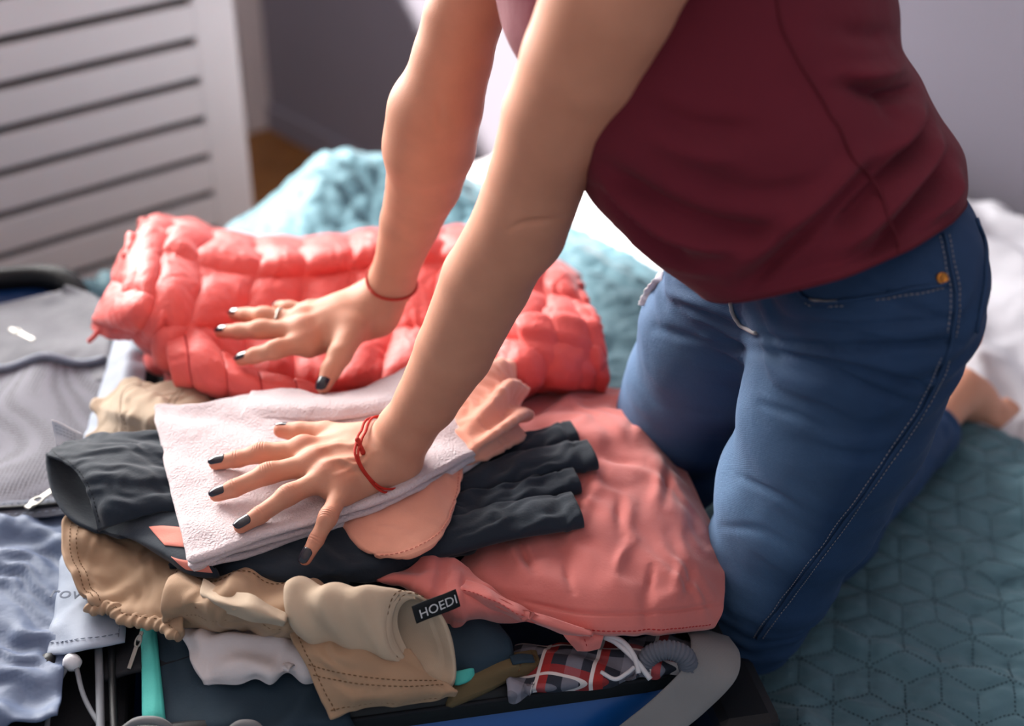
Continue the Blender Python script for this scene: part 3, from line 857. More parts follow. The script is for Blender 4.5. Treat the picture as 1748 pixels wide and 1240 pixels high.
# white button on the cord: short turned knob
kp = P(123, 1131, .645); rings = []
for r_, z_ in ((0.0001, -.007), (.006, -.006), (.0085, -.001), (.0075, .003), (.0055, .006), (.0001, .007)):
    rings.append([kp + np.array([math.cos(t) * r_, math.sin(t) * r_ * .9, z_]) for t in np.linspace(0, 2 * np.pi, 16, endpoint=False)])
loft('cord_button', rings, M['tag_white'], case)
zip_pull(P(236, 1095, .655), np.array([-.2, -.6, -.5]), Z3, .6, 'zip_pull')
# carry-handle arches at the near edge
for px0, px1, py in ((205, 300, 1238), (385, 455, 1244)):
    pts = spline([P(px0, py + 14, .628), P((px0 * 3 + px1) / 4, py - 4, .642), P((px0 + px1) / 2, py - 8, .645), P((px0 + px1 * 3) / 4, py - 4, .642), P(px1, py + 14, .628)], 24)
    tube('buckle_loop', pts, 0.0035, M['strap'], case, 8)

# ------------------------------------------------------------------ clothes packed in the suitcase
def puff(nu, nv, hgt, seed, wr=0.0022, pw=0.55, skew=0.0):
    def f(p, u, v):
        w = 0.05 * fbm(p * 9 + seed, 2)
        U = (u + skew * v + w) * nu; Vv = (v + w * .6) * nv
        a = np.abs(np.sin(np.pi * U)) ** pw * np.abs(np.sin(np.pi * Vv)) ** pw
        seam = np.minimum(np.abs(np.sin(np.pi * U)), np.abs(np.sin(np.pi * Vv)))
        crease = folds(p, [1, .2, .3], 0.020, .9, seed, .8) * (0.35 + .65 * np.exp(-(seam / .5) ** 2))
        return hgt * a + wr * crease + 0.006 * fbm(p * 14 + seed, 2)
    return f

# --- coral puffer jacket
jk = empty('puffer_jacket', P(600, 560, .65), 'coral quilted puffer jacket folded across the back of the suitcase', 'jacket')
JB = [
 [(262, 372, .660), (330, 380, .660), (430, 405, .655), (540, 408, .655), (650, 395, .655), (770, 392, .655), (890, 425, .650), (985, 470, .645)],
 [(240, 392, .772), (312, 408, .768), (420, 436, .748), (540, 436, .742), (650, 418, .748), (770, 416, .752), (895, 452, .738), (985, 495, .725)],
 [(215, 440, .790), (300, 455, .784), (410, 480, .752), (530, 482, .732), (645, 468, .732), (770, 465, .745), (895, 500, .742), (1004, 525, .735)],
 [(210, 505, .776), (290, 528, .776), (400, 535, .740), (520, 535, .716), (640, 528, .716), (770, 530, .730), (895, 550, .738), (1018, 570, .735)],
 [(230, 560, .735), (290, 585, .752), (395, 592, .728), (515, 592, .708), (640, 588, .708), (770, 590, .718), (890, 610, .726), (1022, 615, .715)],
 [(248, 590, .690), (300, 635, .705), (400, 650, .705), (520, 655, .700), (640, 650, .700), (760, 645, .704), (885, 652, .705), (1005, 655, .685)],
 [(260, 610, .655), (310, 665, .660), (410, 680, .665), (520, 690, .665), (640, 690, .665), (760, 690, .665), (880, 672, .665), (990, 664, .655)]]
jo, jg = sheet('jacket_body', JB, 190, 330, 0.012, M['coral'], jk, puff(10, 3.4, 0.0125, 1.0, .0014))
# left sleeve end folded over the hinge
js, jsg = sheet('sleeve', [
 [(238, 388, .770), (268, 392, .786), (300, 420, .782)],
 [(205, 440, .762), (250, 450, .795), (292, 470, .785)],
 [(185, 490, .748), (235, 505, .790), (285, 520, .780)],
 [(162, 538, .728), (215, 548, .765), (268, 560, .762)],
 [(158, 556, .708), (205, 572, .718), (252, 585, .722)]], 120, 90, 0.010, M['coral'], jk, puff(1.3, 2.2, .010, 5.0, .0012))
tube('drawcord', spline([P(170, 556, .715), P(163, 572, .71), P(152, 583, .70)], 12), 0.0028, M['coral'], jk, 8)
# front hem band turned up, with cross seams
jb, jbg = sheet('hem_band', [
 [(283, 562, .752), (335, 570, .756), (385, 608, .742), (440, 636, .736), (490, 648, .732), (545, 662, .724)],
 [(290, 600, .752), (345, 610, .756), (395, 640, .742), (445, 660, .734), (495, 668, .728), (548, 676, .718)],
 [(300, 645, .728), (350, 655, .732), (400, 672, .724), (450, 684, .718), (500, 690, .710), (550, 694, .704)],
 [(305, 660, .700), (355, 672, .700), (402, 688, .700), (452, 698, .696), (500, 702, .69), (550, 704, .688)]], 70, 170, 0.010, M['coral'], jk,
 lambda p, u, v: .005 * np.abs(np.sin(np.pi * (u * 4.1 + .52))) ** .3 + .0004 * folds(p, [0, 1, .3], .02, .8, 3.))
for uu_ in (.117, .361, .605, .849):
    tube('seam', on_grid(jbg, np.full(14, (uu_ * 1.0)), np.linspace(.02, .80, 14)) + Z3 * .0005, 0.0009, M['coral_dark'], jb, 6)
# right-hand rolled end with its gathered opening
c0, c1 = P(880, 600, .715), P(1012, 596, .700)
ring_l = []
nrm = unit(np.cross(c1 - c0, Z3))
for k, t in enumerate(np.linspace(0, 1, 46)):
    c = c0 + (c1 - c0) * t
    r_ = 0.046 * (1 - 0.25 * (1 - t) ** 2) * (1 + 0.10 * abs(math.sin(t * math.pi * 2.5)) ** .6)
    if t > 0.93: r_ *= 1 - ((t - .93) / .07) ** 2 * .32
    th = np.linspace(0, 2 * np.pi, 72, endpoint=False)
    wob = 1 + 0.05 * np.sin(th * 5 + t * 3) + .03 * np.sin(th * 11 + t * 9)
    ring_l.append(c + (nrm * (np.cos(th) * r_ * wob * 1.15)[:, None] + Z3 * (np.sin(th) * r_ * wob)[:, None]))
loft('rolled_sleeve', ring_l, M['coral'], jk, wall=0.012)

# --- khaki trousers: parts
kk = empty('khaki_trousers', P(420, 1050, .65), 'crumpled khaki cotton trousers along the near edge of the suitcase', 'trousers')
KW = (lambda p, u, v: .004 * folds(p, [1, -.4, 0], .05, .7, 2.) + .0015 * folds(p, [1, .3, 0], .018, .8, 4.))
k1, kg1 = sheet('waistband', [
 [(122, 868, .686), (160, 880, .686), (215, 905, .682), (270, 935, .682), (330, 970, .684)],
 [(108, 895, .694), (140, 915, .694), (200, 940, .684), (260, 965, .686), (322, 995, .692)],
 [(110, 940, .690), (142, 955, .682), (195, 975, .676), (250, 1000, .680), (312, 1020, .690)],
 [(126, 985, .684), (160, 998, .678), (205, 1012, .674), (255, 1030, .676), (308, 1048, .686)],
 [(150, 1022, .678), (180, 1034, .676), (222, 1048, .674), (266, 1062, .674), (310, 1074, .680)],
 [(158, 1034, .668), (186, 1046, .668), (226, 1060, .668), (268, 1073, .668), (312, 1084, .672)]], 70, 70, 0.004, M['khaki'], kk, KW)
# twisted, roped hem along the edge
edge = spline(on_grid(kg1, np.linspace(.0, 1, 90), np.full(90, .95))[::4], 260)
tt = np.linspace(0, 1, 260)
t_, n_, b_ = frames(edge); th_ = np.linspace(0, 2 * np.pi, 20, endpoint=False)
rr_ = .0054 + .0007 * np.sin(tt[:, None] * 2 * np.pi * 12 - th_[None, :])
rope = edge[:, None] + Z3 * .001 + (b_[:, None] * np.cos(th_)[None, :, None] * 1.25 + n_[:, None] * np.sin(th_)[None, :, None]) * rr_[..., None]
loft('roped_hem', rope, M['khaki'], k1, True, (True, True))
lf_ = on_grid(kg1, np.full(50, .10), np.linspace(.05, .80, 50))
stitches('stitching', [lf_ + Z3 * .001, on_grid(kg1, np.full(50, .20), np.linspace(.05, .80, 50)) + Z3 * .001], M['khaki_thread'], k1, .0028, .0018, .0005)
stitches('stitching', [edge + Z3 * .0066, on_grid(kg1, np.linspace(.06, .9, 60), np.full(60, .86)) + Z3 * .001], M['khaki_thread'], k1, .0028, .0018, .0005)
k2, kg2 = sheet('waist_gather', [
 [(300, 968, .690), (360, 978, .700), (430, 974, .706), (500, 985, .706), (560, 1000, .704)],
 [(290, 1000, .702), (350, 1000, .716), (420, 1000, .718), (490, 1015, .712), (560, 1020, .708)],
 [(283, 1035, .694), (340, 1030, .712), (410, 1025, .718), (480, 1040, .712), (550, 1050, .704)],
 [(284, 1058, .678), (345, 1058, .690), (410, 1060, .700), (475, 1072, .696), (540, 1085, .690)],
 [(300, 1072, .664), (350, 1076, .668), (410, 1080, .672), (470, 1088, .672), (530, 1098, .67)]], 90, 120, 0.005, M['khaki'], kk,
 lambda p, u, v: .011 * np.sin(2 * np.pi * (u * 2.6 + .35 * v + .25 * fbm(p * 12, 2))) * (.35 + .65 * v) * np.clip(1.15 - v, 0, 1) + .0015 * folds(p, [1, .4, 0], .02, .8, 2.))
stitches('stitching', [on_grid(kg2, np.linspace(.02, .98, 90), np.full(90, vv)) + Z3 * .001 for vv in (.10, .74)], M['khaki_thread'], k2, .0028, .0018, .0005)
# second waist loop, open towards the camera
k6, kg6 = sheet('belt_loop', [
 [(345, 985, .716), (375, 1000, .722), (430, 1018, .724), (490, 1045, .716)],
 [(340, 1015, .714), (375, 1028, .724), (430, 1042, .722), (485, 1062, .714)],
 [(355, 1040, .702), (385, 1050, .708), (430, 1060, .708), (480, 1074, .702)]], 40, 60, .004, M['khaki_light'], kk,
 lambda p, u, v: .004 * folds(p, [1, .3, 0], .045, .6, 7.))
# folded leg ending in an open cuff
ax0, ax1 = P(500, 1050, .700), P(722, 1096, .688)
rings = []
vdir = unit(P(770, 1165, .645) - P(730, 1022, .715))
dd = unit(ax1 - ax0); sdir = unit(np.cross(dd, vdir))
m_ = 64
cpath = spline([P(505, 1045, .700), P(570, 1052, .702), P(640, 1062, .698), P(695, 1078, .690), P(729, 1096, .682)], 60)
v_end = unit(P(764, 1166, .645) - P(728, 1024, .712)); s_end = unit(P(776, 1104, .682) - P(690, 1086, .690))
for t, c in zip(np.linspace(0, 1, 60), cpath):
    e_ = np.clip((t - .45) / .55, 0, 1) ** 1.3
    vdir_, sdir_ = unit(vdir * (1 - e_) + v_end * e_), unit(sdir * (1 - e_) * (1 if sdir @ s_end > 0 else -1) + s_end * e_)
    hh = 0.028 + 0.012 * t ** 1.5; ww = 0.020 + 0.002 * t
    th = np.linspace(0, 2 * np.pi, m_, endpoint=False)
    p_ = c + vdir_ * (np.cos(th) * hh)[:, None] + sdir_ * (np.sin(th) * ww)[:, None]
    out = vdir_ * np.cos(th)[:, None] + sdir_ * np.sin(th)[:, None]
    p_ = p_ + out * (.0040 * max(0, 1 - t * 1.5) * np.sin(2 * np.pi * (t * 4.2 + .15 * np.sin(th * 2))) + .0015 * np.sin(th * 3 + t * 7))[:, None]
    if t > .86: p_ = p_ + out * .0022
    rings.append(p_)
k3 = loft('trouser_leg', rings, M['khaki_light'], kk, wall=.0035)
rg = np.array(rings)
for ri in (47, 56):
    rr_ = closed(rg[ri]); c_ = rg[ri].mean(0)
    stitches('stitching', [rr_ + (rr_ - c_) / np.linalg.norm(rr_ - c_, axis=1)[:, None] * .0006], M['khaki_thread'], k3, .0034, .0022, .0006)
k4, kg4 = sheet('lower_panel', [
 [(492, 1070, .690), (560, 1085, .690), (640, 1100, .684), (700, 1110, .676)],
 [(505, 1105, .684), (575, 1125, .684), (660, 1140, .676), (730, 1150, .664)],
 [(530, 1150, .670), (600, 1165, .672), (690, 1172, .664), (765, 1168, .654)],
 [(548, 1190, .658), (610, 1195, .662), (695, 1190, .656), (778, 1182, .648)],
 [(566, 1226, .646), (620, 1212, .648), (700, 1204, .644), (776, 1190, .640)]], 80, 80, .004, M['khaki'], kk,
 lambda p, u, v: .004 * folds(p, [1, -.6, 0], .06, .6, 1.) + .0012 * folds(p, [.3, 1, 0], .02, .8, 5.))
stitches('stitching', [on_grid(kg4, np.linspace(.02, .98, 70), np.full(70, vv)) + Z3 * .001 for vv in (.42, .52, .93)] + [on_grid(kg4, np.full(50, .06), np.linspace(.1, .98, 50)) + Z3 * .001], M['khaki_thread'], k4, .0028, .0018, .0005)
# part of the other leg folded at the back, by the hinge
k5, kg5 = sheet('folded_back_leg', [
 [(215, 648, .700), (265, 650, .712), (320, 660, .712), (380, 680, .700)],
 [(170, 680, .690), (225, 672, .718), (300, 685, .722), (375, 700, .706)],
 [(160, 692, .690), (215, 705, .720), (300, 715, .722), (370, 730, .706)],
 [(165, 720, .688), (225, 730, .708), (300, 740, .712), (360, 750, .702)],
 [(150, 745, .680), (225, 755, .694), (300, 765, .70), (360, 770, .69)]], 70, 80, .006, M['khaki_light'], kk,
 lambda p, u, v: .006 * folds(p, [1, .2, 0], .05, .5, 11., .8) + .0015 * folds(p, [1, -.5, 0], .02, .7, 2.))
stitches('stitching', [on_grid(kg5, np.full(60, uu_), np.linspace(.08, .95, 60)) + Z3 * .001 for uu_ in (.27, .62, .66)], M['khaki_thread'], k5, .0028, .0018, .0005)
# woven label on the cuff
lo0 = P(757, 1036, .702)
lx = unit(P(776, 1024, .703) - P(712, 1052, .699)); ly = unit(P(750, 1018, .712) - P(757, 1044, .698)); ly = unit(ly - lx * (ly @ lx))
lc = P(745, 1036, .7125)
lab = [[lc + lx * a * .0195 + ly * b * .0080 + np.cross(lx, ly) * .0015 * math.sin(a * 2) for a in np.linspace(-1, 1, 9)] for b in np.linspace(-1, 1, 5)]
V, Fc = shell_from_grid(np.array(lab), .0012); wl_ = mesh_obj('woven_label', V, Fc, M['label_black'], kk)
text('label_lettering', 'HOEDI', lc + np.cross(lx, ly) * .0022 + lx * .001, lx, ly, .0115, M['label_white'], wl_)

# --- dark teal garment with turquoise band, near left inside the case
tg = empty('dark_teal_shorts', P(400, 1180, .62), 'dark teal garment with a turquoise side band below the khaki trousers', 'shorts')
a_, ga_ = sheet('cloth_front', [
 [(262, 1060, .648), (340, 1070, .654), (450, 1080, .654), (560, 1090, .654)],
 [(256, 1110, .640), (340, 1120, .648), (450, 1130, .650), (575, 1135, .650)],
 [(268, 1180, .634), (350, 1185, .640), (460, 1190, .640), (585, 1190, .640)],
 [(278, 1234, .630), (360, 1238, .634), (470, 1240, .634), (590, 1228, .634)],
 [(285, 1262, .618), (365, 1266, .618), (475, 1266, .618), (600, 1250, .618)]], 60, 70, .010, M['teal_dark'], tg, lambda p, u, v: .004 * folds(p, [1, .5, 0], .06, .7, 3.))
sheet('side_band', [
 [(240, 1070, .650), (252, 1068, .652), (262, 1070, .652)],
 [(242, 1120, .643), (258, 1118, .647), (268, 1118, .646)],
 [(243, 1180, .637), (262, 1178, .641), (274, 1178, .640)],
 [(244, 1226, .634), (262, 1224, .637), (278, 1222, .636)],
 [(246, 1262, .62), (264, 1262, .622), (282, 1262, .622)]], 40, 14, .006, M['turquoise'], tg)
b_, gb_ = sheet('cloth_fold', [
 [(748, 1040, .668), (800, 1052, .672), (850, 1062, .668)],
 [(750, 1080, .664), (805, 1085, .668), (865, 1085, .664)],
 [(765, 1120, .658), (815, 1120, .660), (872, 1112, .656)],
 [(780, 1156, .646), (825, 1146, .648), (876, 1132, .646)]], 36, 36, .014, M['teal_dark'], tg, lambda p, u, v: .003 * folds(p, [1, .2, 0], .05, .6, 2.))
sheet('trim_band', [[(776, 1150, .652), (792, 1147, .653), (808, 1144, .652)], [(778, 1168, .646), (794, 1164, .647), (810, 1158, .646)]], 8, 10, .004, M['turquoise'], tg)

# --- white shirt peeping out
w_, wg = sheet('white_shirt', [
 [(300, 1060, .664), (370, 1066, .668), (450, 1072, .668), (530, 1080, .666)],
 [(312, 1086, .662), (375, 1090, .672), (450, 1096, .672), (535, 1102, .668)],
 [(326, 1125, .658), (390, 1120, .668), (460, 1125, .668), (545, 1130, .664)],
 [(345, 1155, .652), (410, 1150, .662), (470, 1148, .662), (550, 1150, .656)],
 [(352, 1168, .646), (410, 1165, .652), (470, 1160, .652), (550, 1160, .648)]], 70, 90, .006, M['white_cloth'], None,
 lambda p, u, v: .006 * folds(p, [.5, 1, 0], .04, .7, 8.) + .003 * folds(p, [1, .4, 0], .03, .6, 3.))
tag(w_, 'white cotton shirt showing below the khaki waistband', 'shirt')

# --- olive trousers under the divider
ol = empty('olive_trousers', P(860, 1150, .62), 'folded olive twill trousers with a button tab below the khaki cuff', 'trousers')
o_, og = sheet('folded_leg', [
 [(770, 1140, .644), (830, 1125, .650), (880, 1112, .652), (912, 1112, .646)],
 [(775, 1170, .642), (835, 1150, .650), (890, 1132, .652), (922, 1134, .644)],
 [(770, 1200, .632), (835, 1175, .640), (885, 1155, .642), (918, 1152, .636)]], 36, 50, .012, M['olive'], ol, lambda p, u, v: .003 * folds(p, [1, .3, 0], .04, .7, 4.))
stitches('stitching', [on_grid(og, np.full(30, uu_), np.linspace(.05, .95, 30)) + Z3 * .001 for uu_ in (.66, .93)], M['khaki_thread'], o_, .003, .002, .0006)
sheet('button_tab', [[(872, 1120, .655), (890, 1116, .656), (908, 1118, .655)], [(876, 1132, .654), (894, 1128, .656), (912, 1128, .654)]], 10, 14, .003, M['teal_dark'], ol)

# --- plaid shorts with white drawstring
pl = empty('plaid_shorts', P(1030, 1140, .62), 'red, white and grey plaid shorts with a white drawstring', 'shorts')
p_, pg = sheet('plaid_cloth', [
 [(880, 1105, .628), (960, 1095, .640), (1050, 1088, .642), (1130, 1085, .640), (1190, 1088, .630)],
 [(872, 1145, .640), (960, 1128, .648), (1050, 1120, .648), (1130, 1112, .646), (1195, 1108, .636)],
 [(872, 1182, .641), (960, 1166, .644), (1050, 1154, .644), (1130, 1142, .642), (1195, 1132, .632)],
 [(872, 1196, .630), (960, 1180, .632), (1050, 1168, .632), (1130, 1156, .630), (1195, 1146, .622)]], 70, 110, .006, M['plaid'], pl,
 lambda p, u, v: .005 * folds(p, [1, .6, 0], .05, .7, 6., 1.) + .002 * folds(p, [.4, 1, 0], .03, .7, 2.))
tube('drawstring', spline([P(1110, 1160, .640), P(1085, 1128, .652), P(1052, 1098, .658), P(1032, 1088, .660), P(1060, 1094, .660), P(1082, 1120, .655), P(1090, 1150, .645)], 50), .0024, M['cord_white'], pl, 8)
tube('drawstring', spline([P(1026, 1148, .648), P(1050, 1160, .648), P(1070, 1150, .650), P(1082, 1140, .650)], 24), .0018, M['cord_white'], pl, 8)
# ribbed grey waistband hoop
hp = spline([P(1095, 1140, .640), P(1112, 1118, .654), P(1140, 1110, .660), P(1168, 1120, .654), P(1176, 1142, .638)], 90)
tt = np.linspace(0, 1, 90)
tube('ribbed_waistband', hp, .0085 + .0007 * np.sin(tt * 2 * np.pi * 20), M['zip_tape'], pl, 12)

# --- salmon T-shirt
sm_ = empty('salmon_tshirt', P(1050, 880, .65), 'salmon pink cotton T-shirt folded at the right side of the suitcase', 't-shirt')
s1, sg1 = sheet('shirt_body', [
 [(870, 690, .655), (960, 668, .668), (1040, 656, .672), (1080, 660, .668), (1104, 682, .655)],
 [(870, 735, .690), (960, 728, .704), (1040, 722, .708), (1105, 722, .700), (1138, 752, .664)],
 [(850, 830, .688), (950, 828, .704), (1050, 828, .708), (1146, 828, .700), (1192, 855, .664)],
 [(815, 920, .680), (920, 918, .694), (1050, 918, .706), (1165, 925, .698), (1232, 950, .668)],
 [(770, 975, .678), (900, 985, .696), (1040, 990, .700), (1155, 992, .692), (1238, 1000, .664)],
 [(795, 1000, .676), (880, 1025, .684), (1030, 1045, .690), (1150, 1040, .684), (1232, 1042, .656)],
 [(800, 1012, .670), (872, 1044, .672), (1008, 1080, .676), (1130, 1078, .672), (1222, 1066, .648)],
 [(802, 1016, .664), (874, 1050, .662), (1006, 1087, .662), (1130, 1084, .660), (1218, 1072, .642)]], 190, 190, .006, M['salmon'], sm_,
 lambda p, u, v: .0055 * folds(p, [1, -.25, 0], .085, .8, 3.3) * (1 - .6 * v) + .002 * folds(p, [1, .6, 0], .035, .9, 12.) * np.clip(1.2 - v * .6, 0, 1) + .003 * fbm(p * 13 + 4, 2) + drawn(p, [
 ([(1141, 790), (1140, 825), (1136, 858)], -.0036, 7), ([(1125, 790), (1122, 830), (1116, 870)], .0026, 10), ([(1059, 848), (1056, 880), (1060, 912)], -.0032, 8), ([(1078, 850), (1074, 885), (1078, 920)], .0022, 10),
 ([(1080, 690), (1082, 715), (1074, 742)], -.0040, 8), ([(884, 918), (895, 945), (912, 976)], -.0055, 7), ([(868, 925), (880, 955), (900, 985)], .0040, 8), ([(963, 948), (968, 975), (978, 1008)], -.0045, 7),
 ([(1115, 968), (1110, 990), (1106, 1016)], -.0040, 7), ([(1181, 968), (1176, 995), (1166, 1022)], -.0045, 7), ([(1160, 960), (1156, 985), (1150, 1010)], .003, 8), ([(1000, 760), (1040, 780), (1100, 790)], -.0035, 8), ([(1030, 820), (1000, 870), (985, 920)], .0035, 12),
 ([(1080, 920), (1060, 950), (1050, 985)], .0035, 9), ([(1180, 880), (1190, 905), (1205, 930)], -.003, 7), ([(890, 1026), (998, 1046), (1137, 1044), (1232, 1030)], -.0026, 4)]))
stitches('stitching', [on_grid(sg1, np.linspace(.12, .98, 110), np.full(110, .845)) + Z3 * .0006], M['coral_dark'], s1, .003, .0014, .0007)
s2, sg2 = sheet('sleeve', [
 [(640, 984, .692), (700, 964, .700), (755, 950, .700), (800, 968, .696)],
 [(648, 992, .692), (705, 985, .704), (768, 982, .706), (830, 995, .700)],
 [(690, 1004, .686), (735, 1018, .698), (795, 1015, .702), (860, 1022, .692)],
 [(728, 1030, .678), (768, 1050, .684), (830, 1045, .690), (905, 1048, .682)],
 [(738, 1058, .664), (775, 1072, .666), (840, 1062, .668), (930, 1062, .668)]], 70, 80, .005, M['salmon'], sm_,
 lambda p, u, v: .006 * folds(p, [1, .1, 0], .040, .6, 2.4, .8) + .003 * folds(p, [.3, 1, 0], .03, .7, 7.))
s3, sg3 = sheet('hem_fold', [
 [(796, 990, .702), (835, 1005, .706), (880, 1030, .702), (950, 1060, .692), (1010, 1078, .684)],
 [(788, 1006, .704), (835, 1022, .708), (885, 1048, .702), (950, 1072, .690), (1008, 1086, .682)],
 [(786, 1026, .690), (835, 1040, .692), (890, 1060, .688), (950, 1078, .680), (1006, 1092, .672)]], 36, 80, .006, M['salmon'], sm_,
 lambda p, u, v: .002 * folds(p, [1, .3, 0], .03, .6, 2.))
stitches('stitching', [on_grid(sg3, np.linspace(.02, .6, 60), np.full(60, .55)) + Z3 * .001], M['coral_dark'], s3, .0025, .002, .0004)
s4, sg4 = sheet('hem_tab', [[(955, 1066, .672), (990, 1072, .676), (1030, 1076, .672)], [(966, 1090, .668), (995, 1094, .672), (1028, 1092, .668)], [(985, 1112, .658), (1002, 1112, .662), (1024, 1108, .658)]], 24, 30, .004, M['salmon'], sm_)
stitches('stitching', [on_grid(sg4, np.full(20, .55), np.linspace(.1, .95, 20)) + Z3 * .0008], M['coral_dark'], s4, .0025, .002, .0005)

# --- navy track trousers
nv_ = empty('track_trousers', P(500, 900, .68), 'dark navy track trousers with coral stripes under the pink towel', 'trousers')
n1, ng1 = sheet('folded_body', [
 [(230, 760, .694), (400, 770, .706), (600, 720, .706), (780, 700, .704), (860, 740, .698)],
 [(240, 850, .700), (400, 850, .714), (600, 830, .714), (780, 785, .716), (860, 775, .702)],
 [(290, 930, .700), (420, 930, .716), (610, 900, .716), (780, 855, .714), (870, 825, .704)],
 [(330, 975, .698), (470, 980, .712), (630, 955, .712), (780, 905, .710), (880, 872, .702)],
 [(352, 984, .688), (500, 1004, .696), (640, 985, .696), (780, 935, .698), (890, 900, .692)]], 80, 150, .022, M['navy'], nv_,
 lambda p, u, v: .0035 * folds(p, [.3, 1, 0], .045, .7, 2.) + .002 * folds(p, [.5, 1, 0], .022, .8, 6.))
def flat_tube(name, a, b, hw, hh, mat_, parent, twist=0., wall=.004, amp=.0006, n=70, taper=1.0):
    d = unit(b - a); sd = unit(np.cross(d, Z3)); upv = np.cross(sd, d)
    rings = []
    for t in np.linspace(0, 1, n):
        c = a + (b - a) * t
        th = np.linspace(0, 2 * np.pi, 48, endpoint=False)
        w = hw * (1 + (taper - 1) * t)
        cs, sn = np.cos(th), np.sin(th)
        x = np.sign(cs) * np.abs(cs) ** .7 * w; y = np.sign(sn) * np.abs(sn) ** .9 * hh
        y = y + amp * np.sin(x / .012 + t * 5 + twist)
        pp = c + sd * x[:, None] + upv * y[:, None]
        slump = (.0032 * folds(pp, unit(d + .5 * sd), .045, .6, 3. + hw * 100) + .0022 * folds(pp, unit(sd + .25 * d), .017, .7, hw * 300)) * np.clip(sn + .3, 0, 1) * min(1, (1 - t) * 6 + .25)
        if .90 < t < .93: slump = slump - .0012
        rings.append(pp + upv * slump[:, None] + sd * (.0025 * math.sin(t * 9 + hw * 500)))
    return loft(name, rings, mat_, parent, wall=wall), np.array(rings)
for (a, b, hw, hh) in ((P(770, 790, .704), P(982, 742, .712), .017, .009), (P(700, 845, .704), P(1010, 774, .719), .021, .0095), (P(690, 890, .702), P(985, 822, .713), .017, .009), (P(640, 940, .700), P(984, 868, .713), .023, .010)):
    fo, fr = flat_tube('cuff', a, b, hw, hh, M['navy'], nv_)
# left end: an open leg hem facing the hinge, its hollow seen from the near side
sheet('leg_back', [
 [(82, 774, .722), (130, 762, .712), (200, 760, .708), (280, 770, .708)],
 [(84, 800, .716), (130, 805, .702), (200, 805, .702), (290, 805, .705)],
 [(94, 842, .708), (135, 846, .697), (200, 845, .698), (300, 845, .705)],
 [(122, 882, .702), (150, 880, .696), (205, 875, .698), (305, 870, .705)],
 [(164, 906, .697), (178, 900, .697), (215, 890, .699), (310, 885, .705)]], 50, 50, .004, M['navy'], nv_)
nl, nlg = sheet('leg_end', [
 [(82, 773, .722), (116, 754, .727), (160, 742, .728), (210, 738, .729), (285, 738, .728)],
 [(84, 777, .725), (134, 776, .736), (180, 768, .738), (230, 766, .737), (295, 766, .731)],
 [(112, 790, .730), (152, 800, .736), (200, 796, .738), (245, 794, .736), (300, 794, .730)],
 [(140, 820, .728), (172, 832, .733), (215, 832, .734), (255, 830, .733), (306, 830, .728)],
 [(155, 864, .717), (184, 868, .723), (225, 862, .726), (262, 858, .726), (312, 858, .725)],
 [(166, 905, .701), (190, 896, .709), (228, 884, .715), (268, 874, .719), (318, 870, .721)]], 90, 90, .004, M['navy'], nv_,
 lambda p, u, v: .0035 * folds(p, [.15, 1, 0], .040, .45, 3., .7) * np.clip(u * 3, 0.1, 1) + .0012 * folds(p, [.4, 1, 0], .017, .7, 5.))
stitches('stitching', [on_grid(nlg, np.full(60, .06), np.linspace(.1, .98, 60)) + Z3 * .0008], M['navy_in'], nl, .003, .0015, .0004)
# lower leg layer carrying the coral stripes
n3, ng3 = sheet('striped_leg', [
 [(168, 905, .696), (215, 878, .706), (262, 866, .716), (330, 868, .722)],
 [(182, 908, .697), (225, 895, .708), (272, 885, .718), (335, 890, .724)],
 [(205, 915, .702), (245, 920, .712), (290, 922, .718), (345, 925, .724)],
 [(240, 930, .704), (275, 945, .712), (305, 958, .716), (355, 965, .720)],
 [(265, 945, .700), (290, 960, .706), (320, 980, .708), (365, 985, .712)]], 60, 60, .008, M['navy'], nv_, lambda p, u, v: .001 * folds(p, [.3, 1, 0], .04, .7, 2.))
def stripe(p00, p01, p10, p11, nm='stripe'):
    pts = np.array([[np.array(P(*p00)) * (1 - u) + np.array(P(*p01)) * u for u in np.linspace(0, 1, 14)], [np.array(P(*p10)) * (1 - u) + np.array(P(*p11)) * u for u in np.linspace(0, 1, 14)]])
    return pts
for (u0a, u0b, u1, v0, v1) in ((.50, .56, 1.0, .36, .58), (.55, .68, 1.0, .74, .93)):
    rows = []
    for k in np.linspace(0, 1, 6):
        us = np.linspace(u0a + (u0b - u0a) * k, u1, 22); rows.append(on_grid(ng3, us, np.full(22, v0 + (v1 - v0) * k)) + Z3 * .0012)
    V, Fc = shell_from_grid(np.array(rows), .0012); mesh_obj('stripe', V, Fc, M['stripe'], n3)
# coral edging where the leg meets the towel
sheet('piping', [[(272, 826, .7245), (285, 822, .7255), (300, 824, .7255)], [(274, 834, .724), (288, 832, .725), (302, 834, .725)]], 8, 10, .002, M['stripe'], nv_)
# care label sticking up behind the leg
ct, cg = sheet('care_label', [[(88, 718, .735), (105, 724, .732), (124, 734, .728), (140, 742, .726)], [(92, 738, .722), (108, 744, .721), (124, 750, .720), (140, 756, .718)], [(96, 760, .712), (110, 764, .712), (125, 768, .710), (140, 770, .708)]], 14, 20, .0012, M['tag_white'], nv_)
stitches('printed_lines', [on_grid(cg, np.linspace(.08, .9, 20), np.full(20, v_)) + Z3 * .0006 for v_ in (.2, .35, .5)], M['print_grey'], ct, .003, .0012, .0003)

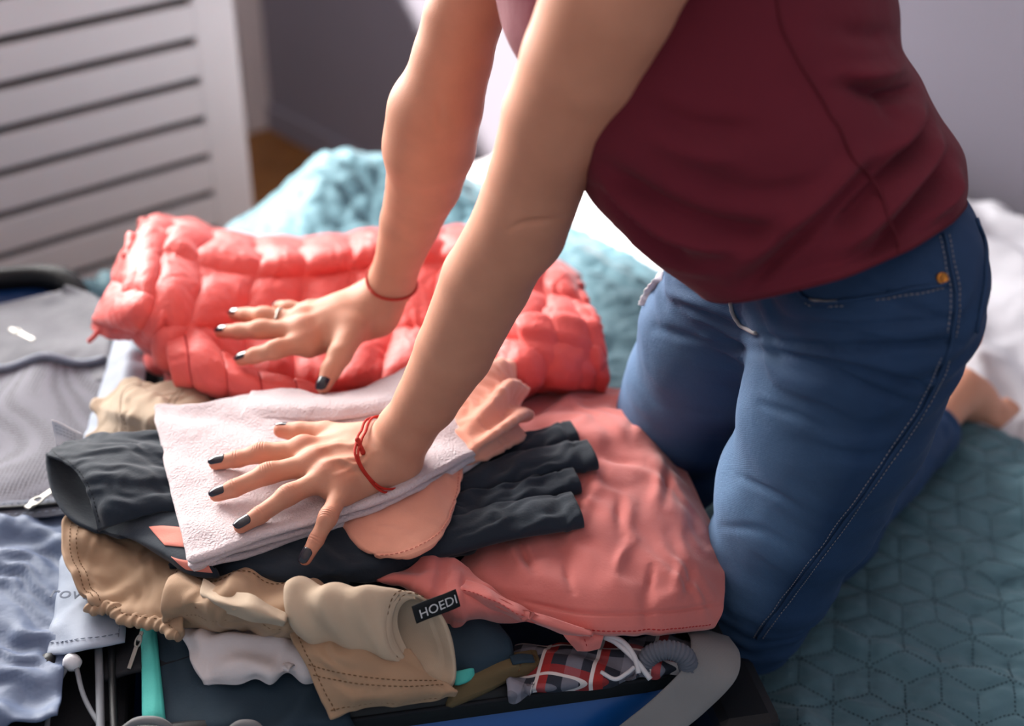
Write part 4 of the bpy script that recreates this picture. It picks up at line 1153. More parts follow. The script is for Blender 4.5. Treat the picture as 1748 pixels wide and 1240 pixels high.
# --- peach shorts under the towel
ps_ = empty('peach_shorts', P(800, 780, .70), 'peach jersey shorts bunched under the right edge of the towel', 'shorts')
f1, fg1 = sheet('rounded_flap', [
 [(586, 886, .722), (650, 852, .727), (730, 795, .729), (792, 735, .730)],
 [(596, 906, .722), (664, 884, .727), (742, 830, .729), (792, 770, .729)],
 [(612, 926, .721), (678, 912, .726), (748, 868, .727), (789, 808, .727)],
 [(634, 943, .719), (690, 934, .724), (750, 898, .725), (784, 842, .724)],
 [(656, 951, .716), (698, 949, .720), (748, 922, .721), (776, 872, .719)]], 60, 70, .007, M['peach'], ps_,
 lambda p, u, v: .0018 * folds(p, [1, -.2, 0], .05, .5, 3.) + .0012 * folds(p, [1, .6, 0], .025, .7, 1.) + .0008 * np.tanh((v - .86) * 60))
stitches('stitching', [on_grid(fg1, np.linspace(.03, .97, 80), np.full(80, .88)) + Z3 * .0006, on_grid(fg1, np.full(50, .95), np.linspace(.05, .9, 50)) + Z3 * .0006], M['stripe'], f1, .003, .0016, .0005)
f2, fg2 = sheet('gathered_waist', [
 [(735, 700, .730), (790, 660, .736), (835, 622, .735), (862, 618, .722)],
 [(750, 740, .734), (805, 695, .748), (858, 645, .748), (890, 648, .726)],
 [(770, 760, .734), (820, 722, .748), (872, 680, .746), (897, 682, .722)],
 [(785, 780, .732), (835, 748, .744), (880, 715, .742), (902, 715, .716)],
 [(785, 800, .722), (835, 775, .728), (880, 745, .724), (892, 738, .708)]], 90, 90, .008, M['peach'], ps_,
 lambda p, u, v: .0075 * np.sin(2 * np.pi * (v * 3.1 + .25 * fbm(p * 14, 2))) * np.clip(u * 2.2 - .3, .1, 1) + .0015 * folds(p, [1, 1, 0], .015, .7, 2.))

# --- pink terry towel, folded in layers
tw = empty('terry_towel', P(500, 800, .72), 'folded pale pink terry towel on top of the pile under the near hand', 'towel')
def tl(dz, dx, dy):
    rows = [
     [(268, 692, .738), (350, 690, .742), (440, 672, .744), (530, 676, .744), (610, 664, .744), (700, 632, .742), (770, 640, .738), (820, 650, .728)],
     [(276, 740, .738), (360, 740, .741), (450, 735, .742), (540, 735, .742), (630, 720, .742), (715, 690, .742), (790, 690, .738), (838, 682, .726)],
     [(292, 810, .738), (370, 805, .740), (460, 800, .740), (550, 795, .740), (640, 780, .740), (725, 755, .742), (800, 728, .738), (850, 708, .725)],
     [(310, 880, .738), (385, 870, .740), (470, 860, .740), (560, 845, .740), (645, 825, .740), (730, 790, .742), (805, 755, .738), (858, 728, .724)],
     [(326, 948, .738), (400, 925, .740), (480, 900, .740), (570, 872, .740), (655, 845, .741), (735, 806, .741), (808, 768, .738), (860, 738, .724)]]
    return [[(x + dx * (i / 4), y + dy * (i / 4), z - dz) for x, y, z in r] for i, r in enumerate(rows)]
TW = lambda s: (lambda p, u, v: .0028 * folds(p, [.2, 1, 0], .07, .6, s) + .0015 * fbm(p * 40 + s, 2))
for k, (dz, dx, dy) in enumerate(((0, 0, 0), (.0085, 3, 10), (.017, 6, 18))):
    sheet('fold_layer', tl(dz, dx, dy), 100, 150, .0078, M['terry'], tw, TW(1. + k), bulge=.45)
# loose upper corner of the towel rising against the jacket
sheet('turned_corner', [
 [(430, 668, .744), (500, 662, .748), (560, 676, .746), (640, 655, .748), (700, 622, .748), (740, 612, .742)],
 [(420, 690, .747), (500, 690, .751), (570, 692, .750), (650, 680, .751), (715, 650, .751), (752, 640, .745)],
 [(410, 712, .743), (500, 712, .746), (575, 712, .746), (660, 700, .747), (728, 678, .747), (764, 668, .742)]], 40, 90, .005, M['terry'], tw, TW(7.))
tb = sheet('brown_leather_strap', [[(528, 425, .705), (545, 415, .716), (560, 420, .705)], [(522, 440, .70), (545, 432, .715), (564, 436, .70)]], 12, 16, .006, M['brown'])[0]
tag(tb, 'small brown leather strap behind the coral jacket', 'strap')

# ------------------------------------------------------------------ person kneeling on the bed
person = empty('person', P(1290, 1090, .49), 'person in maroon T-shirt and blue jeans kneeling and pressing clothes down', 'person')

def proj(V):
    w = V - CAM; t = w @ _fw
    return np.stack([874 + F_PX * w[:, 0] / t, 620 - F_PX * (w @ _up) / t], 1), t
def crease(V, N, lines, mask=None):
    """soft grooves and ridges pressed into the camera-side cloth along drawn lines: (points, height, width)"""
    q, t = proj(V); fc = -((V - CAM) * N).sum(1) / np.linalg.norm(V - CAM, axis=1); face_ = fc > 0
    if mask is not None: face_ = face_ & mask
    d = np.zeros(len(V))
    for pts, amp, wid in lines:
        l = spline([(x, y, 0) for x, y in pts], 24)
        qq_ = np.concatenate([q, np.zeros((len(q), 1))], 1)
        near = face_ & (q[:, 0] > l[:, 0].min() - 3 * wid) & (q[:, 0] < l[:, 0].max() + 3 * wid) & (q[:, 1] > l[:, 1].min() - 3 * wid) & (q[:, 1] < l[:, 1].max() + 3 * wid)
        if not near.any(): continue
        dd_ = poly_dist(qq_[near], l)
        e_ = np.minimum(np.linalg.norm(qq_[near] - l[0], axis=1), np.linalg.norm(qq_[near] - l[-1], axis=1))
        d[near] += amp * np.exp(-(dd_ / wid) ** 2) * np.clip(.25 + e_ / 60, 0, 1) * np.clip(fc[near] * 3, 0, 1)
    return d
def seg_pts(lst): return [D(x, y, t) for x, y, t, r in lst], [r for x, y, t, r in lst]
SH_L = D(1150, -215, .975); SH_R = np.array([0.06, 1.32, 1.27])
nails = []
def hand(Fd, wrist, w_dir, mcp, pip, dip, tip, thumb, r0, sc=1.0, fore=None, nail_up=Z3, thumb_up=None, tendons=True, palm_z=None):
    """palm from wrist to knuckles, four jointed fingers, a thumb leaving the side of the palm"""
    mcp = [np.asarray(m) for m in mcp]
    side = unit(mcp[0] - mcp[3])
    # wrist: flattened pair
    for s_ in (-1, 1):
        Fd.cone(fore + side * s_ * .004, wrist + side * s_ * .0085, .0200, .0168, .014)
    # palm body
    for i, m in enumerate(mcp):
        f = (1.5 - i) / 3
        w = wrist + side * f * .030
        lowm = m - Z3 * .008
        Fd.cone(w, lowm, .0165, .0125, .020)
    for i in range(3):
        Fd.cone((mcp[i] + mcp[i + 1]) / 2 * .55 + wrist * .45 - Z3 * .006, (mcp[i] + mcp[i + 1]) / 2 * .86 + wrist * .14 - Z3 * .008, .0155, .0115, .016)
    # heel of the hand
    Fd.cone(wrist + side * .016 - Z3 * .010, wrist * .5 + mcp[0] * .5 - Z3 * .010, .015, .014, .016)
    Fd.cone(wrist - side * .013 - Z3 * .009, wrist * .45 + mcp[3] * .55 - Z3 * .010, .015, .012, .016)
    # fingers
    rr = [(.0098, .0083, .0073, .0061), (.0100, .0086, .0075, .0062), (.0096, .0082, .0072, .0060), (.0085, .0072, .0063, .0054)]
    for i in range(4):
        q = [r * sc for r in rr[i]]
        Fd.cone(mcp[i] - Z3 * .003, pip[i], q[0], q[1] * .97, .009)
        Fd.cone(pip[i], dip[i], q[1] * .97, q[2], .003)
        Fd.cone(dip[i], tip[i], q[2], q[3], .003)
        d = unit(pip[i] - mcp[i])
        Fd.cone(pip[i] + Z3 * .0007 - d * .003, pip[i] + Z3 * .0007 + d * .003, q[1] * 1.02, q[1] * 1.02, .004)     # knuckle
        Fd.cone(mcp[i] + Z3 * .0015, mcp[i] + Z3 * .0015, .0092 * sc, .0092 * sc, .008)
        if tendons:
            a = mcp[i] + Z3 * .0044 * sc; w = wrist + side * (1.5 - i) / 3 * .016 + Z3 * .0150
            m_ = a * .5 + w * .5 - Z3 * .0004
            Fd.cone(a, m_, .0030, .0026, .006); Fd.cone(m_, w, .0026, .0022, .006)
        nails.append((dip[i], tip[i], q[3], nail_up))
    # thumb
    q = [.0135 * sc, .0108 * sc, .0092 * sc, .0070 * sc]
    Fd.cone(thumb[0], thumb[1], q[0], q[1], .014)
    Fd.cone(thumb[1], thumb[2], q[1], q[2], .004)
    Fd.cone(thumb[2], thumb[3], q[2], q[3], .003)
    nails.append((thumb[2], thumb[3], q[3], thumb_up if thumb_up is not None else nail_up))

A = Field()
# near (left) arm
pts, rs = seg_pts([(1150, -215, .975, .052), (1088, -100, .965, .0485), (1040, 0, .985, .0465), (995, 105, 1.02, .0440), (952, 200, 1.06, .0410), (917, 300, 1.105, .0375), (882, 385, 1.14, .0355), (830, 480, 1.185, .0372), (775, 600, 1.235, .0335), (728, 685, 1.275, .0280), (694, 732, 1.295, .0240)])
A.chain(pts, rs, .004)
A.cone(D(905, 360, 1.12), D(900, 400, 1.14), .028, .026, .02)          # elbow
WL = D(664, 772, 1.318)
kz = .7585
Lm = [P(518, 764, kz + .004), P(538, 786, kz + .006), P(562, 808, kz + .004), P(585, 828, kz - .002)]
Lp = [P(446, 774, .756), P(458, 809, .758), P(492, 846, .757), P(560, 884, .751)]
Ld = [P(406, 784, .750), P(400, 834, .751), P(443, 880, .750), P(540, 922, .738)]
Lt = [P(368, 791, .7465), P(370, 845, .7465), P(411, 899, .7465), P(521, 955, .728)]
Lth = [P(612, 752, .758), P(556, 741, .756), P(512, 738, .755), P(480, 735, .754)]
hand(A, WL, None, Lm, Lp, Ld, Lt, Lth, None, 1.07, fore=D(690, 738, 1.298), thumb_up=unit(np.array([-.1, .75, .65])))
# veins on the back of the near hand
for line in ([(545, 765), (575, 757), (605, 760), (625, 768)], [(568, 792), (590, 785), (612, 782)]):
    q = [D(x, y, (P(x, y, .772) - CAM) @ _fw) for x, y in line]
    for a, b in zip(q[:-1], q[1:]): A.cone(a - Z3 * .001, b - Z3 * .001, .0016, .0015, .005)
# far (right) arm
ptsR = [SH_R, D(905, -180, 1.235), D(822, -50, 1.24), D(790, 30, 1.255), D(772, 100, 1.275), D(750, 180, 1.30), D(738, 250, 1.335), D(724, 310, 1.375), D(700, 380, 1.425), D(677, 455, 1.475), D(668, 482, 1.492)]
rsR = [.048, .042, .0355, .0345, .0355, .0395, .0400, .0360, .0296, .0235, .0215]
A.chain(ptsR, rsR, .004)
A.cone(D(718, 195, 1.31), D(712, 250, 1.335), .024, .024, .03)
WR = D(645, 520, 1.508)
kz = .775
Rm = [P(527, 578, kz - .004), P(517, 560, kz + .002), P(515, 544, kz + .002), P(530, 533, kz - .002)]
Rp = [P(472, 597, .768), P(446, 563, .772), P(452, 540, .774), P(494, 528, .772)]
Rd = [P(436, 607, .760), P(408, 566, .765), P(422, 538, .767), P(480, 525, .768)]
Rt = [P(412, 614, .753), P(378, 567, .758), P(400, 537, .761), P(473, 524, .764)]
Rth = [P(600, 566, .772), P(580, 606, .766), P(565, 632, .758), P(552, 660, .749)]
hand(A, WR, None, Rm, Rp, Rd, Rt, Rth, None, 1.12, fore=D(668, 482, 1.492), thumb_up=unit(np.array([-.35, -.5, .7])), tendons=True)
VA, FA = surface(A, .00165, post=3)
NA = vnormals(VA, FA)
# finer mesh on the near hand, then veins on its back and creases across the finger joints
def refine(V, F, mask):
    Fs, Fk = F[mask], F[~mask]
    e = np.concatenate([Fs[:, [0, 1]], Fs[:, [1, 2]], Fs[:, [2, 3]], Fs[:, [3, 0]]]); e.sort(axis=1)
    ue, inv = np.unique(e, axis=0, return_inverse=True); inv = inv.ravel()
    cnt = np.bincount(inv)
    mid = V[ue].mean(1); cen_ = V[Fs].mean(1); n0, n1, m = len(V), len(V) + len(ue), len(Fs)
    M_ = [n0 + inv[q * m:(q + 1) * m] for q in range(4)]; C_ = n1 + np.arange(m)
    new = np.concatenate([np.stack([Fs[:, q], M_[q], C_, M_[q - 1]], 1) for q in range(4)])
    V2 = np.concatenate([V, mid, cen_]); F2 = np.concatenate([Fk, new])
    free = np.zeros(len(V2), bool); free[Fs.ravel()] = True; free[Fk.ravel()] = False
    free[n0:n1] = cnt == 2; free[n1:] = True
    bd = ue[cnt == 1].ravel(); free[bd] = False
    for _ in range(2):
        W = relax(V2, F2, .4); V2 = np.where(free[:, None], W, V2)
    return V2, F2
hc = np.mean(Lm, axis=0)
VA, FA = refine(VA, FA, np.linalg.norm(VA[FA[:, 0]] - hc, axis=1) < .125)
jts = np.array(Lp + Ld + [Lth[2]])
cf = VA[FA[:, 0]]
VA, FA = refine(VA, FA, np.min([np.linalg.norm(cf - q, axis=1) for q in jts], axis=0) < .016)
NA = vnormals(VA, FA)
VA = VA + NA * crease(VA, NA, [([(868, 392), (890, 382), (925, 378), (962, 374)], -.0034, 5), ([(880, 350), (900, 365), (915, 385)], -.0012, 8), ([(745, 165), (752, 190), (750, 215)], -.0018, 7),
 ([(541, 767), (574, 760), (602, 760), (614, 751)], .0020, 4.5), ([(552, 789), (578, 785), (600, 793), (620, 792), (632, 774)], .0020, 4.5), ([(571, 812), (595, 802), (616, 793)], .0018, 4.5), ([(612, 752), (626, 765), (640, 772)], .0016, 5),
 ([(552, 776), (590, 772), (630, 768)], -.0010, 6), ([(578, 798), (600, 805), (636, 800)], -.0012, 6)])[:, None]
for i in range(4):
    for j_, prev, offs, up_n in ((Lp[i], Lm[i], (-.0042, -.0020, .0003, .0026, .0046), .0005), (Ld[i], Lp[i], (-.0014, .0010), 0.0)):
        dv = unit(j_ - prev); un = unit(Z3 - dv * (Z3 @ dv)); sv_ = np.cross(dv, un)
        w_ = VA - j_; nr_ = (np.linalg.norm(w_, axis=1) < .017) & (w_ @ un > 0)
        x_, y_ = w_[nr_] @ dv, w_[nr_] @ sv_
        g_ = sum(np.exp(-((x_ - o_ - 14 * y_ ** 2 * np.sign(o_)) / .00062) ** 2) for o_ in offs) * np.exp(-(y_ / .0062) ** 4)
        VA[nr_] += NA[nr_] * (-.00042 * g_ + up_n * np.exp(-(x_ / .004) ** 2 - (y_ / .005) ** 2))[:, None]

# torso, head, legs and feet share the same body mesh (coarser where clothes cover it)
HIP_L, HIP_R = D(1506, 525, 1.13), D(1318, 452, 1.29)
KN_L, KN_R = P(1278, 1048, .562), P(1112, 822, .562)
AN_L, AN_R = P(1582, 738, .535), P(1540, 630, .535)
T = Field()
PEL = (HIP_L + HIP_R) / 2; SHM = (SH_L + SH_R) / 2
lat = unit(SH_L - SH_R); hl = unit(HIP_L - HIP_R); tor = SHM - PEL
for k in np.linspace(-.3, .3, 3):
    T.cone(PEL + hl * k * .12 + np.array([.02, 0, .03]), PEL + tor * .45 + lat * k * .22, .048, .056, .04)
    T.cone(PEL + tor * .45 + lat * k * .22, SHM + lat * k * .34 - Z3 * .03, .062, .072, .05)
T.cone(SH_L - lat * .03, SH_R + lat * .03, .047, .047, .04)
T.cone(SH_L - lat * .03, D(1100, -120, .967), .05, .045, .03)
T.cone(SH_R, ptsR[1], .047, .040, .03)
face = unit(np.array([-.9, -.1, -.35])); upw = unit(np.array([-.35, -.03, 1.0]))
NK = SHM + upw * .06; HD = SHM + upw * .19 + face * .025
T.cone(SHM + upw * .01, NK + upw * .05, .052, .047, .03)
T.cone(HD, HD + upw * .035 - face * .01, .070, .078, .03)
T.cone(HD + face * .035 - upw * .03, HD + face * .045 - upw * .055, .042, .026, .03)          # jaw
T.cone(HD + face * .078 + upw * .012, HD + face * .092 - upw * .014, .008, .011, .012)        # nose
for s_ in (-1, 1):
    T.cone(HD + face * .066 + upw * .026 + lat * s_ * .030, HD + face * .066 + upw * .026 + lat * s_ * .022, .013, .013, .006)     # brow and eye
    T.cone(HD + lat * s_ * .074 + upw * .012, HD + lat * s_ * .078 - upw * .018 - face * .003, .010, .008, .006)                      # ear
    T.cone(HD + face * .074 - upw * .036 + lat * s_ * .014, HD + face * .080 - upw * .036, .0055, .007, .005)                          # mouth
for hp_, kn, an in ((HIP_L, KN_L, AN_L), (HIP_R, KN_R, AN_R)):
    T.cone(PEL + np.array([.02, 0, .03]), hp_, .045, .045, .02)
    T.cone(hp_, kn, .045, .036, .02); T.cone(kn, kn * .6 + an * .4 + Z3 * .004, .034, .032, .02); T.cone(kn * .6 + an * .4 + Z3 * .004, an, .032, .025, .01)
# bare foot trailing behind, toes down on the sheet
f0, f1_, f2_ = P(1636, 668, .548), P(1662, 682, .530), P(1702, 700, .513)
T.cone(AN_L, f0, .026, .028, .01); T.cone(f0, f1_, .028, .026, .015); T.cone(f1_, f2_, .026, .014, .015)
for k in range(5):
    tb_ = f2_ + (P(1716, 690, .510) - P(1690, 712, .510)) * (k - 2) * .28
    T.cone(tb_, tb_ + unit(f2_ - f1_) * .016 - Z3 * .003, .0095 - k * .0004, .0080, .005)
f0r, f2r = AN_R + unit(AN_R - KN_R) * .05, AN_R + unit(AN_R - KN_R) * .15
T.cone(AN_R, f0r, .026, .027, .01); T.cone(f0r, f2r, .027, .015, .015)
VT, FT = surface(T, .0042, post=2)
VB = np.concatenate([VA, VT]); FB = np.concatenate([FA, FT + len(VA)])
body = mesh_obj('body', VB, FB, M['skin'], person)
fl_ = np.zeros(len(VB))
for q_, w_ in [(p, .010) for p in Lp + Rp] + [(p, .009) for p in Ld + Rd] + [(p, .012) for p in Lt + Rt] + [(p + Z3 * .006, .011) for p in Lm + Rm] + [(Lth[3], .014), (Rth[3], .014)]:
    dd2 = ((VB - q_) ** 2).sum(1); fl_ = np.maximum(fl_, .6 * np.exp(-dd2 / w_ ** 2))
fa_ = body.data.attributes.new('flush', 'FLOAT', 'POINT'); fa_.data.foreach_set('value', fl_.astype(np.float32))
body['label'] = 'bare arms, hands and foot with warm skin tone'
# hair
Hh = Field()
Hh.cone(HD + upw * .03 - face * .025, HD + upw * .05 - face * .02, .078, .082, .02)
Hh.cone(HD - face * .05 + upw * .02, NK - face * .06 + upw * .02, .060, .040, .03)
Hh.cone(HD + upw * .085 + face * .02, HD + upw * .09 - face * .02, .035, .04, .03)
Hh.cone(HD - face * .09 + upw * .03, HD - face * .115 + upw * .02, .035, .03, .01)
VH, FH = surface(Hh, .005, post=2)
mesh_obj('hair', VH, FH, M['hair'], person)

# nails: curved lacquered plates
def nail(dip, tip, r, up):
    d = unit(tip - dip); up = unit(up - d * (up @ d)); sd = np.cross(d, up)
    n, m = 13, 13; rows = []
    L = r * 2.35
    for v in np.linspace(0, 1, n):
        fwd = tip + d * (-r * 1.45 + L * v)
        wfac = 1.0 if .18 < v < .80 else (1 - ((.18 - v) / .18) ** 2 * .45 if v <= .18 else 1 - ((v - .80) / .20) ** 2 * .40)
        rr = r * (1.04 if v < .55 else 1.04 - .34 * ((v - .55) / .45) ** 1.6)
        row = []
        for u in np.linspace(-1, 1, m):
            a = u * wfac * math.radians(58)
            row.append(fwd + (up * math.cos(a) + sd * math.sin(a)) * (rr + .0004))
        rows.append(row)
    V, F = shell_from_grid(np.array(rows), .0007)
    return mesh_obj('fingernail', V, F, M['nail'], person)
for nn in nails: nail(*nn)

# bracelets and ring follow the measured outline of the limb they sit on
def wrap(center, axis, gap, r, m, name, reach=.05, off=0.0, wob=.0010):
    axis = unit(axis); c = center + axis * off
    w = VA - c; h_ = w @ axis
    k = (np.abs(h_) < .0035) & (np.linalg.norm(w, axis=1) < reach)
    q = w[k] - np.outer(h_[k], axis)
    c2 = c + q.mean(0); q = q - q.mean(0)
    x = unit(np.cross(axis, Z3)); y = np.cross(axis, x)
    an = np.arctan2(q @ y, q @ x); rad = np.linalg.norm(q, axis=1)
    th = np.linspace(-np.pi, np.pi, 73); R_ = []
    for t in th:
        d_ = np.abs((an - t + np.pi) % (2 * np.pi) - np.pi); R_.append(rad[d_ < .12].max() if (d_ < .12).any() else np.median(rad))
    R_ = np.array(R_); R_[-1] = R_[0]
    for _ in range(3): R_ = np.concatenate([[(R_[0] * 2 + R_[1] + R_[-2]) / 4], (R_[:-2] + 2 * R_[1:-1] + R_[2:]) / 4, [(R_[0] * 2 + R_[1] + R_[-2]) / 4]])
    p = c2 + x * (np.cos(th) * (R_ + gap))[:, None] + y * (np.sin(th) * (R_ + gap))[:, None] + axis * (np.sin(th * 2 + 1 + off * 900) * wob)[:, None]
    return tube(name, p, r, m, person, 8), p
wax = unit(WL - D(700, 722, 1.29))
bax = unit(wax * .80 + unit(D(640, 760, 1.31) - D(660, 760, 1.31)) * .45)
bc = D(664, 766, 1.312)
b1, bp = wrap(bc, bax, .0010, .0012, M['red_cord'], 'bracelet')
wrap(bc, bax, .0014, .0012, M['red_cord'], 'bracelet', off=.0028)
pb, tb2 = proj(bp)
kpt = bp[np.argmin(np.hypot(pb[:, 0] - 655, pb[:, 1] - 768) + (tb2 - tb2.min()) * 400)]
Vk = Field(); tdir = unit(np.array([.35, -.6, -.5]))
for k in range(4): Vk.cone(kpt + tdir * .004 * (k - 1.5), kpt + tdir * (.004 * (k - 1.5) + .001), .0024, .0024, .0006)
vk, fk = surface(Vk, .0006, post=1); mesh_obj('bracelet_knot', vk, fk, M['red_cord'], b1)
waxR = unit(D(668, 482, 1.492) - D(690, 415, 1.45))
wrap(D(667, 478, 1.489), waxR, .0008, .0014, M['red_cord'], 'bracelet')
ro, rp_ = wrap(Rm[2] * .42 + Rp[2] * .58, Rp[2] - Rm[2], .0003, .0014, M['metal'], 'finger_ring', reach=.0125, wob=0)
ro['label'] = 'thin silver ring'

# ------------------------------------------------------------------ jeans
J = Field()
for k in (-1, 0, 1):
    J.cone(PEL + hl * k * .055 + tor * .13 + np.array([.02, 0, 0]), PEL + hl * k * .050 + np.array([.015, 0, .022]), .076, .078, .03)
J.cone(PEL + np.array([.030, .0, -.02]), PEL + np.array([.026, .0, .03]), .088, .084, .05)      # seat
for hp_, kn, an, rt in ((HIP_L, KN_L, AN_L, (.0745, .0745, .070, .060, .053)), (HIP_R, KN_R, AN_R, (.086, .082, .073, .066, .060))):
    cp = [hp_ + (kn - hp_) * f for f in (0, .3, .55, .8, 1.0)]
    J.chain(cp, rt, .03)
    kb = kn + Z3 * .002
    J.cone(kb, kb * .6 + an * .4 + Z3 * .004, .048, .046, .03); J.cone(kb * .6 + an * .4 + Z3 * .004, an, .046, .037, .03)
VJ, FJ = surface(J, .0032, post=3)
NJ = vnormals(VJ, FJ)
def line_px(pts): return [np.asarray(p) for p in pts]
# creases: shallow grooves running round the hip joint and the knee, described on the leg itself
def leg_coord(V, hp_, kn):
    ax = kn - hp_; L = np.linalg.norm(ax); h_ = (V - hp_) @ ax / L ** 2
    return h_, np.linalg.norm(V - hp_ - h_[:, None] * ax, axis=1)
hL, dL = leg_coord(VJ, HIP_L, KN_L); hR, dR = leg_coord(VJ, HIP_R, KN_R)
h_use = np.where(dL < dR, hL, hR)
w_hip = np.exp(-((h_use - .06) / .16) ** 2); w_knee = np.exp(-((h_use - 1.0) / .2) ** 2)
axL = unit(KN_L - HIP_L)
dis = .0042 * w_hip * folds(VJ, unit(axL + .35 * np.array([1, 0, 0])), .036, .35, 4., .7)
dis += .0030 * w_knee * folds(VJ, unit(axL + .2 * np.array([0, 1, 0])), .030, .5, 9., .8)
dis += .0022 * folds(VJ, axL, .085, .5, 2., .6) * np.clip(h_use * 2, 0, 1) + .0016 * fbm(VJ * 22, 2)
dis += crease(VJ, NJ, [
 ([(1292, 572), (1380, 592), (1480, 596), (1560, 590), (1640, 585)], -0.0075, 6), ([(1300, 600), (1400, 618), (1500, 640), (1600, 668)], -0.0067, 7),
 ([(1340, 606), (1420, 640), (1500, 672), (1560, 690)], -0.0053, 6), ([(1330, 545), (1430, 556), (1540, 552), (1640, 540)], -0.0045, 7),
 ([(1300, 690), (1360, 712), (1440, 748)], -0.0042, 6), ([(1262, 815), (1310, 838), (1360, 862)], -0.0045, 6), ([(1235, 900), (1290, 905), (1340, 930)], -0.0037, 7),
 ([(1160, 520), (1230, 548), (1280, 575)], -0.0067, 7), ([(1120, 560), (1200, 585), (1290, 600)], -0.0053, 8), ([(1140, 500), (1200, 520), (1262, 556)], 0.0045, 8),
 ([(1480, 470), (1550, 520), (1620, 545)], -0.0037, 8), ([(1560, 430), (1600, 470), (1640, 500)], -0.0030, 7)])
VJ2 = VJ + NJ * dis[:, None]
VJ2[:, 2] = np.maximum(VJ2[:, 2], .4905)
jeans = mesh_obj('jeans', VJ2, FJ, M['denim'], person)
# worn, paler thigh fronts
front = unit(np.array([-.95, -.25, 0.15]))
facing = np.clip((NJ @ front - .25) / .65, 0, 1)
wear = facing * np.exp(-((h_use - .55) / .33) ** 2) * (dL < dR) * .75 + facing * np.exp(-((h_use - .45) / .35) ** 2) * (dR <= dL) * .5
at_ = jeans.data.attributes.new('wear', 'FLOAT', 'POINT'); at_.data.foreach_set('value', wear.astype(np.float32))
jeans['label'] = 'mid-blue worn denim jeans'
# points on the denim surface nearest a sight line, for seams and hardware
PJ, tJ = proj(VJ2)
def on_jeans(x, y, lift=.0012):
    d = np.hypot(PJ[:, 0] - x, PJ[:, 1] - y)
    c = np.where(d < d.min() + 3)[0]
    i = c[np.argmin(tJ[c])]
    return VJ2[i] + NJ[i] * lift
def jline(pts, n=60, lift=.0012):
    q = spline([(x, y, 0) for x, y in pts], n)
    w = np.array([on_jeans(a, b, lift) for a, b, _ in q])
    for _ in range(4): w[1:-1] = w[1:-1] * .5 + (w[:-2] + w[2:]) * .25
    return w
side = [(1613, 400), (1622, 440), (1632, 500), (1628, 560), (1612, 620), (1580, 690), (1520, 780), (1450, 880), (1390, 960), (1330, 1040), (1292, 1092)]
sl = jline(side, 110)
tube('side_seam', sl, .0016, M['denim'], jeans, 6)
stitches('stitching', [jline([(x - 9, y) for x, y in side], 110, .0010), jline([(x + 7, y + 2) for x, y in side], 110, .0010)], M['thread_tan'], jeans, .0026, .0016, .0005)
pk = [(1345, 482), (1370, 505), (1395, 518), (1440, 514), (1500, 505), (1560, 495), (1618, 484)]
tube('pocket_edge', jline(pk, 60), .0017, M['denim'], jeans, 6)
stitches('stitching', [jline([(x, y + 7) for x, y in pk], 60, .001)], M['thread_tan'], jeans, .0026, .0016, .0005)
fly = [(1245, 500), (1248, 530), (1262, 555), (1290, 572)]
tube('pocket_fray', jline([(1330, 478), (1352, 486), (1372, 503), (1396, 516), (1430, 515)], 30), .0016, M['thread_tan'], jeans, 6)
tube('fly_seam', jline(fly, 40), .0018, M['thread_tan'], jeans, 6)
bk = [(1676, 372), (1684, 420), (1682, 480), (1668, 570)]
tube('back_pocket_edge', jline(bk, 40), .0018, M['denim'], jeans, 6)
rv_ = on_jeans(1608, 476, .001); i_ = np.argmin(np.linalg.norm(VJ2 - rv_, axis=1)); nr = NJ[i_]
x_ = unit(np.cross(nr, Z3)); y_ = np.cross(nr, x_); rings = []
for r_, o_ in ((.0052, -.001), (.0052, .001), (.0044, .0018), (.0026, .0016), (.0020, .0007), (.0001, .0012)):
    rings.append([rv_ + nr * o_ + x_ * math.cos(t) * r_ + y_ * math.sin(t) * r_ for t in np.linspace(0, 2 * np.pi, 18, endpoint=False)])
loft('rivet', rings, M['gold'], jeans)
# frayed white rip over the far thigh
rp = [on_jeans(*c, .0022) for c in ((1130, 462), (1118, 478), (1106, 494), (1096, 510), (1088, 522))]
rp = spline(rp, 26); jit = np.abs(np.sin(np.arange(26) * 2.3)) * np.sin(np.linspace(0, np.pi, 26)) ** .5
jit = .35 + .3 * jit
rows = [rp + np.outer(jit, [-.006, 0, .001]), rp, rp + np.outer(.4 + np.roll(jit, 3), [.007, -.004, .0015]) * np.sin(np.linspace(.1, np.pi - .1, 26))[:, None]]
V, Fc = shell_from_grid(np.array(rows), .0015); mesh_obj('frayed_rip', V, Fc, M['tag_white'], jeans)

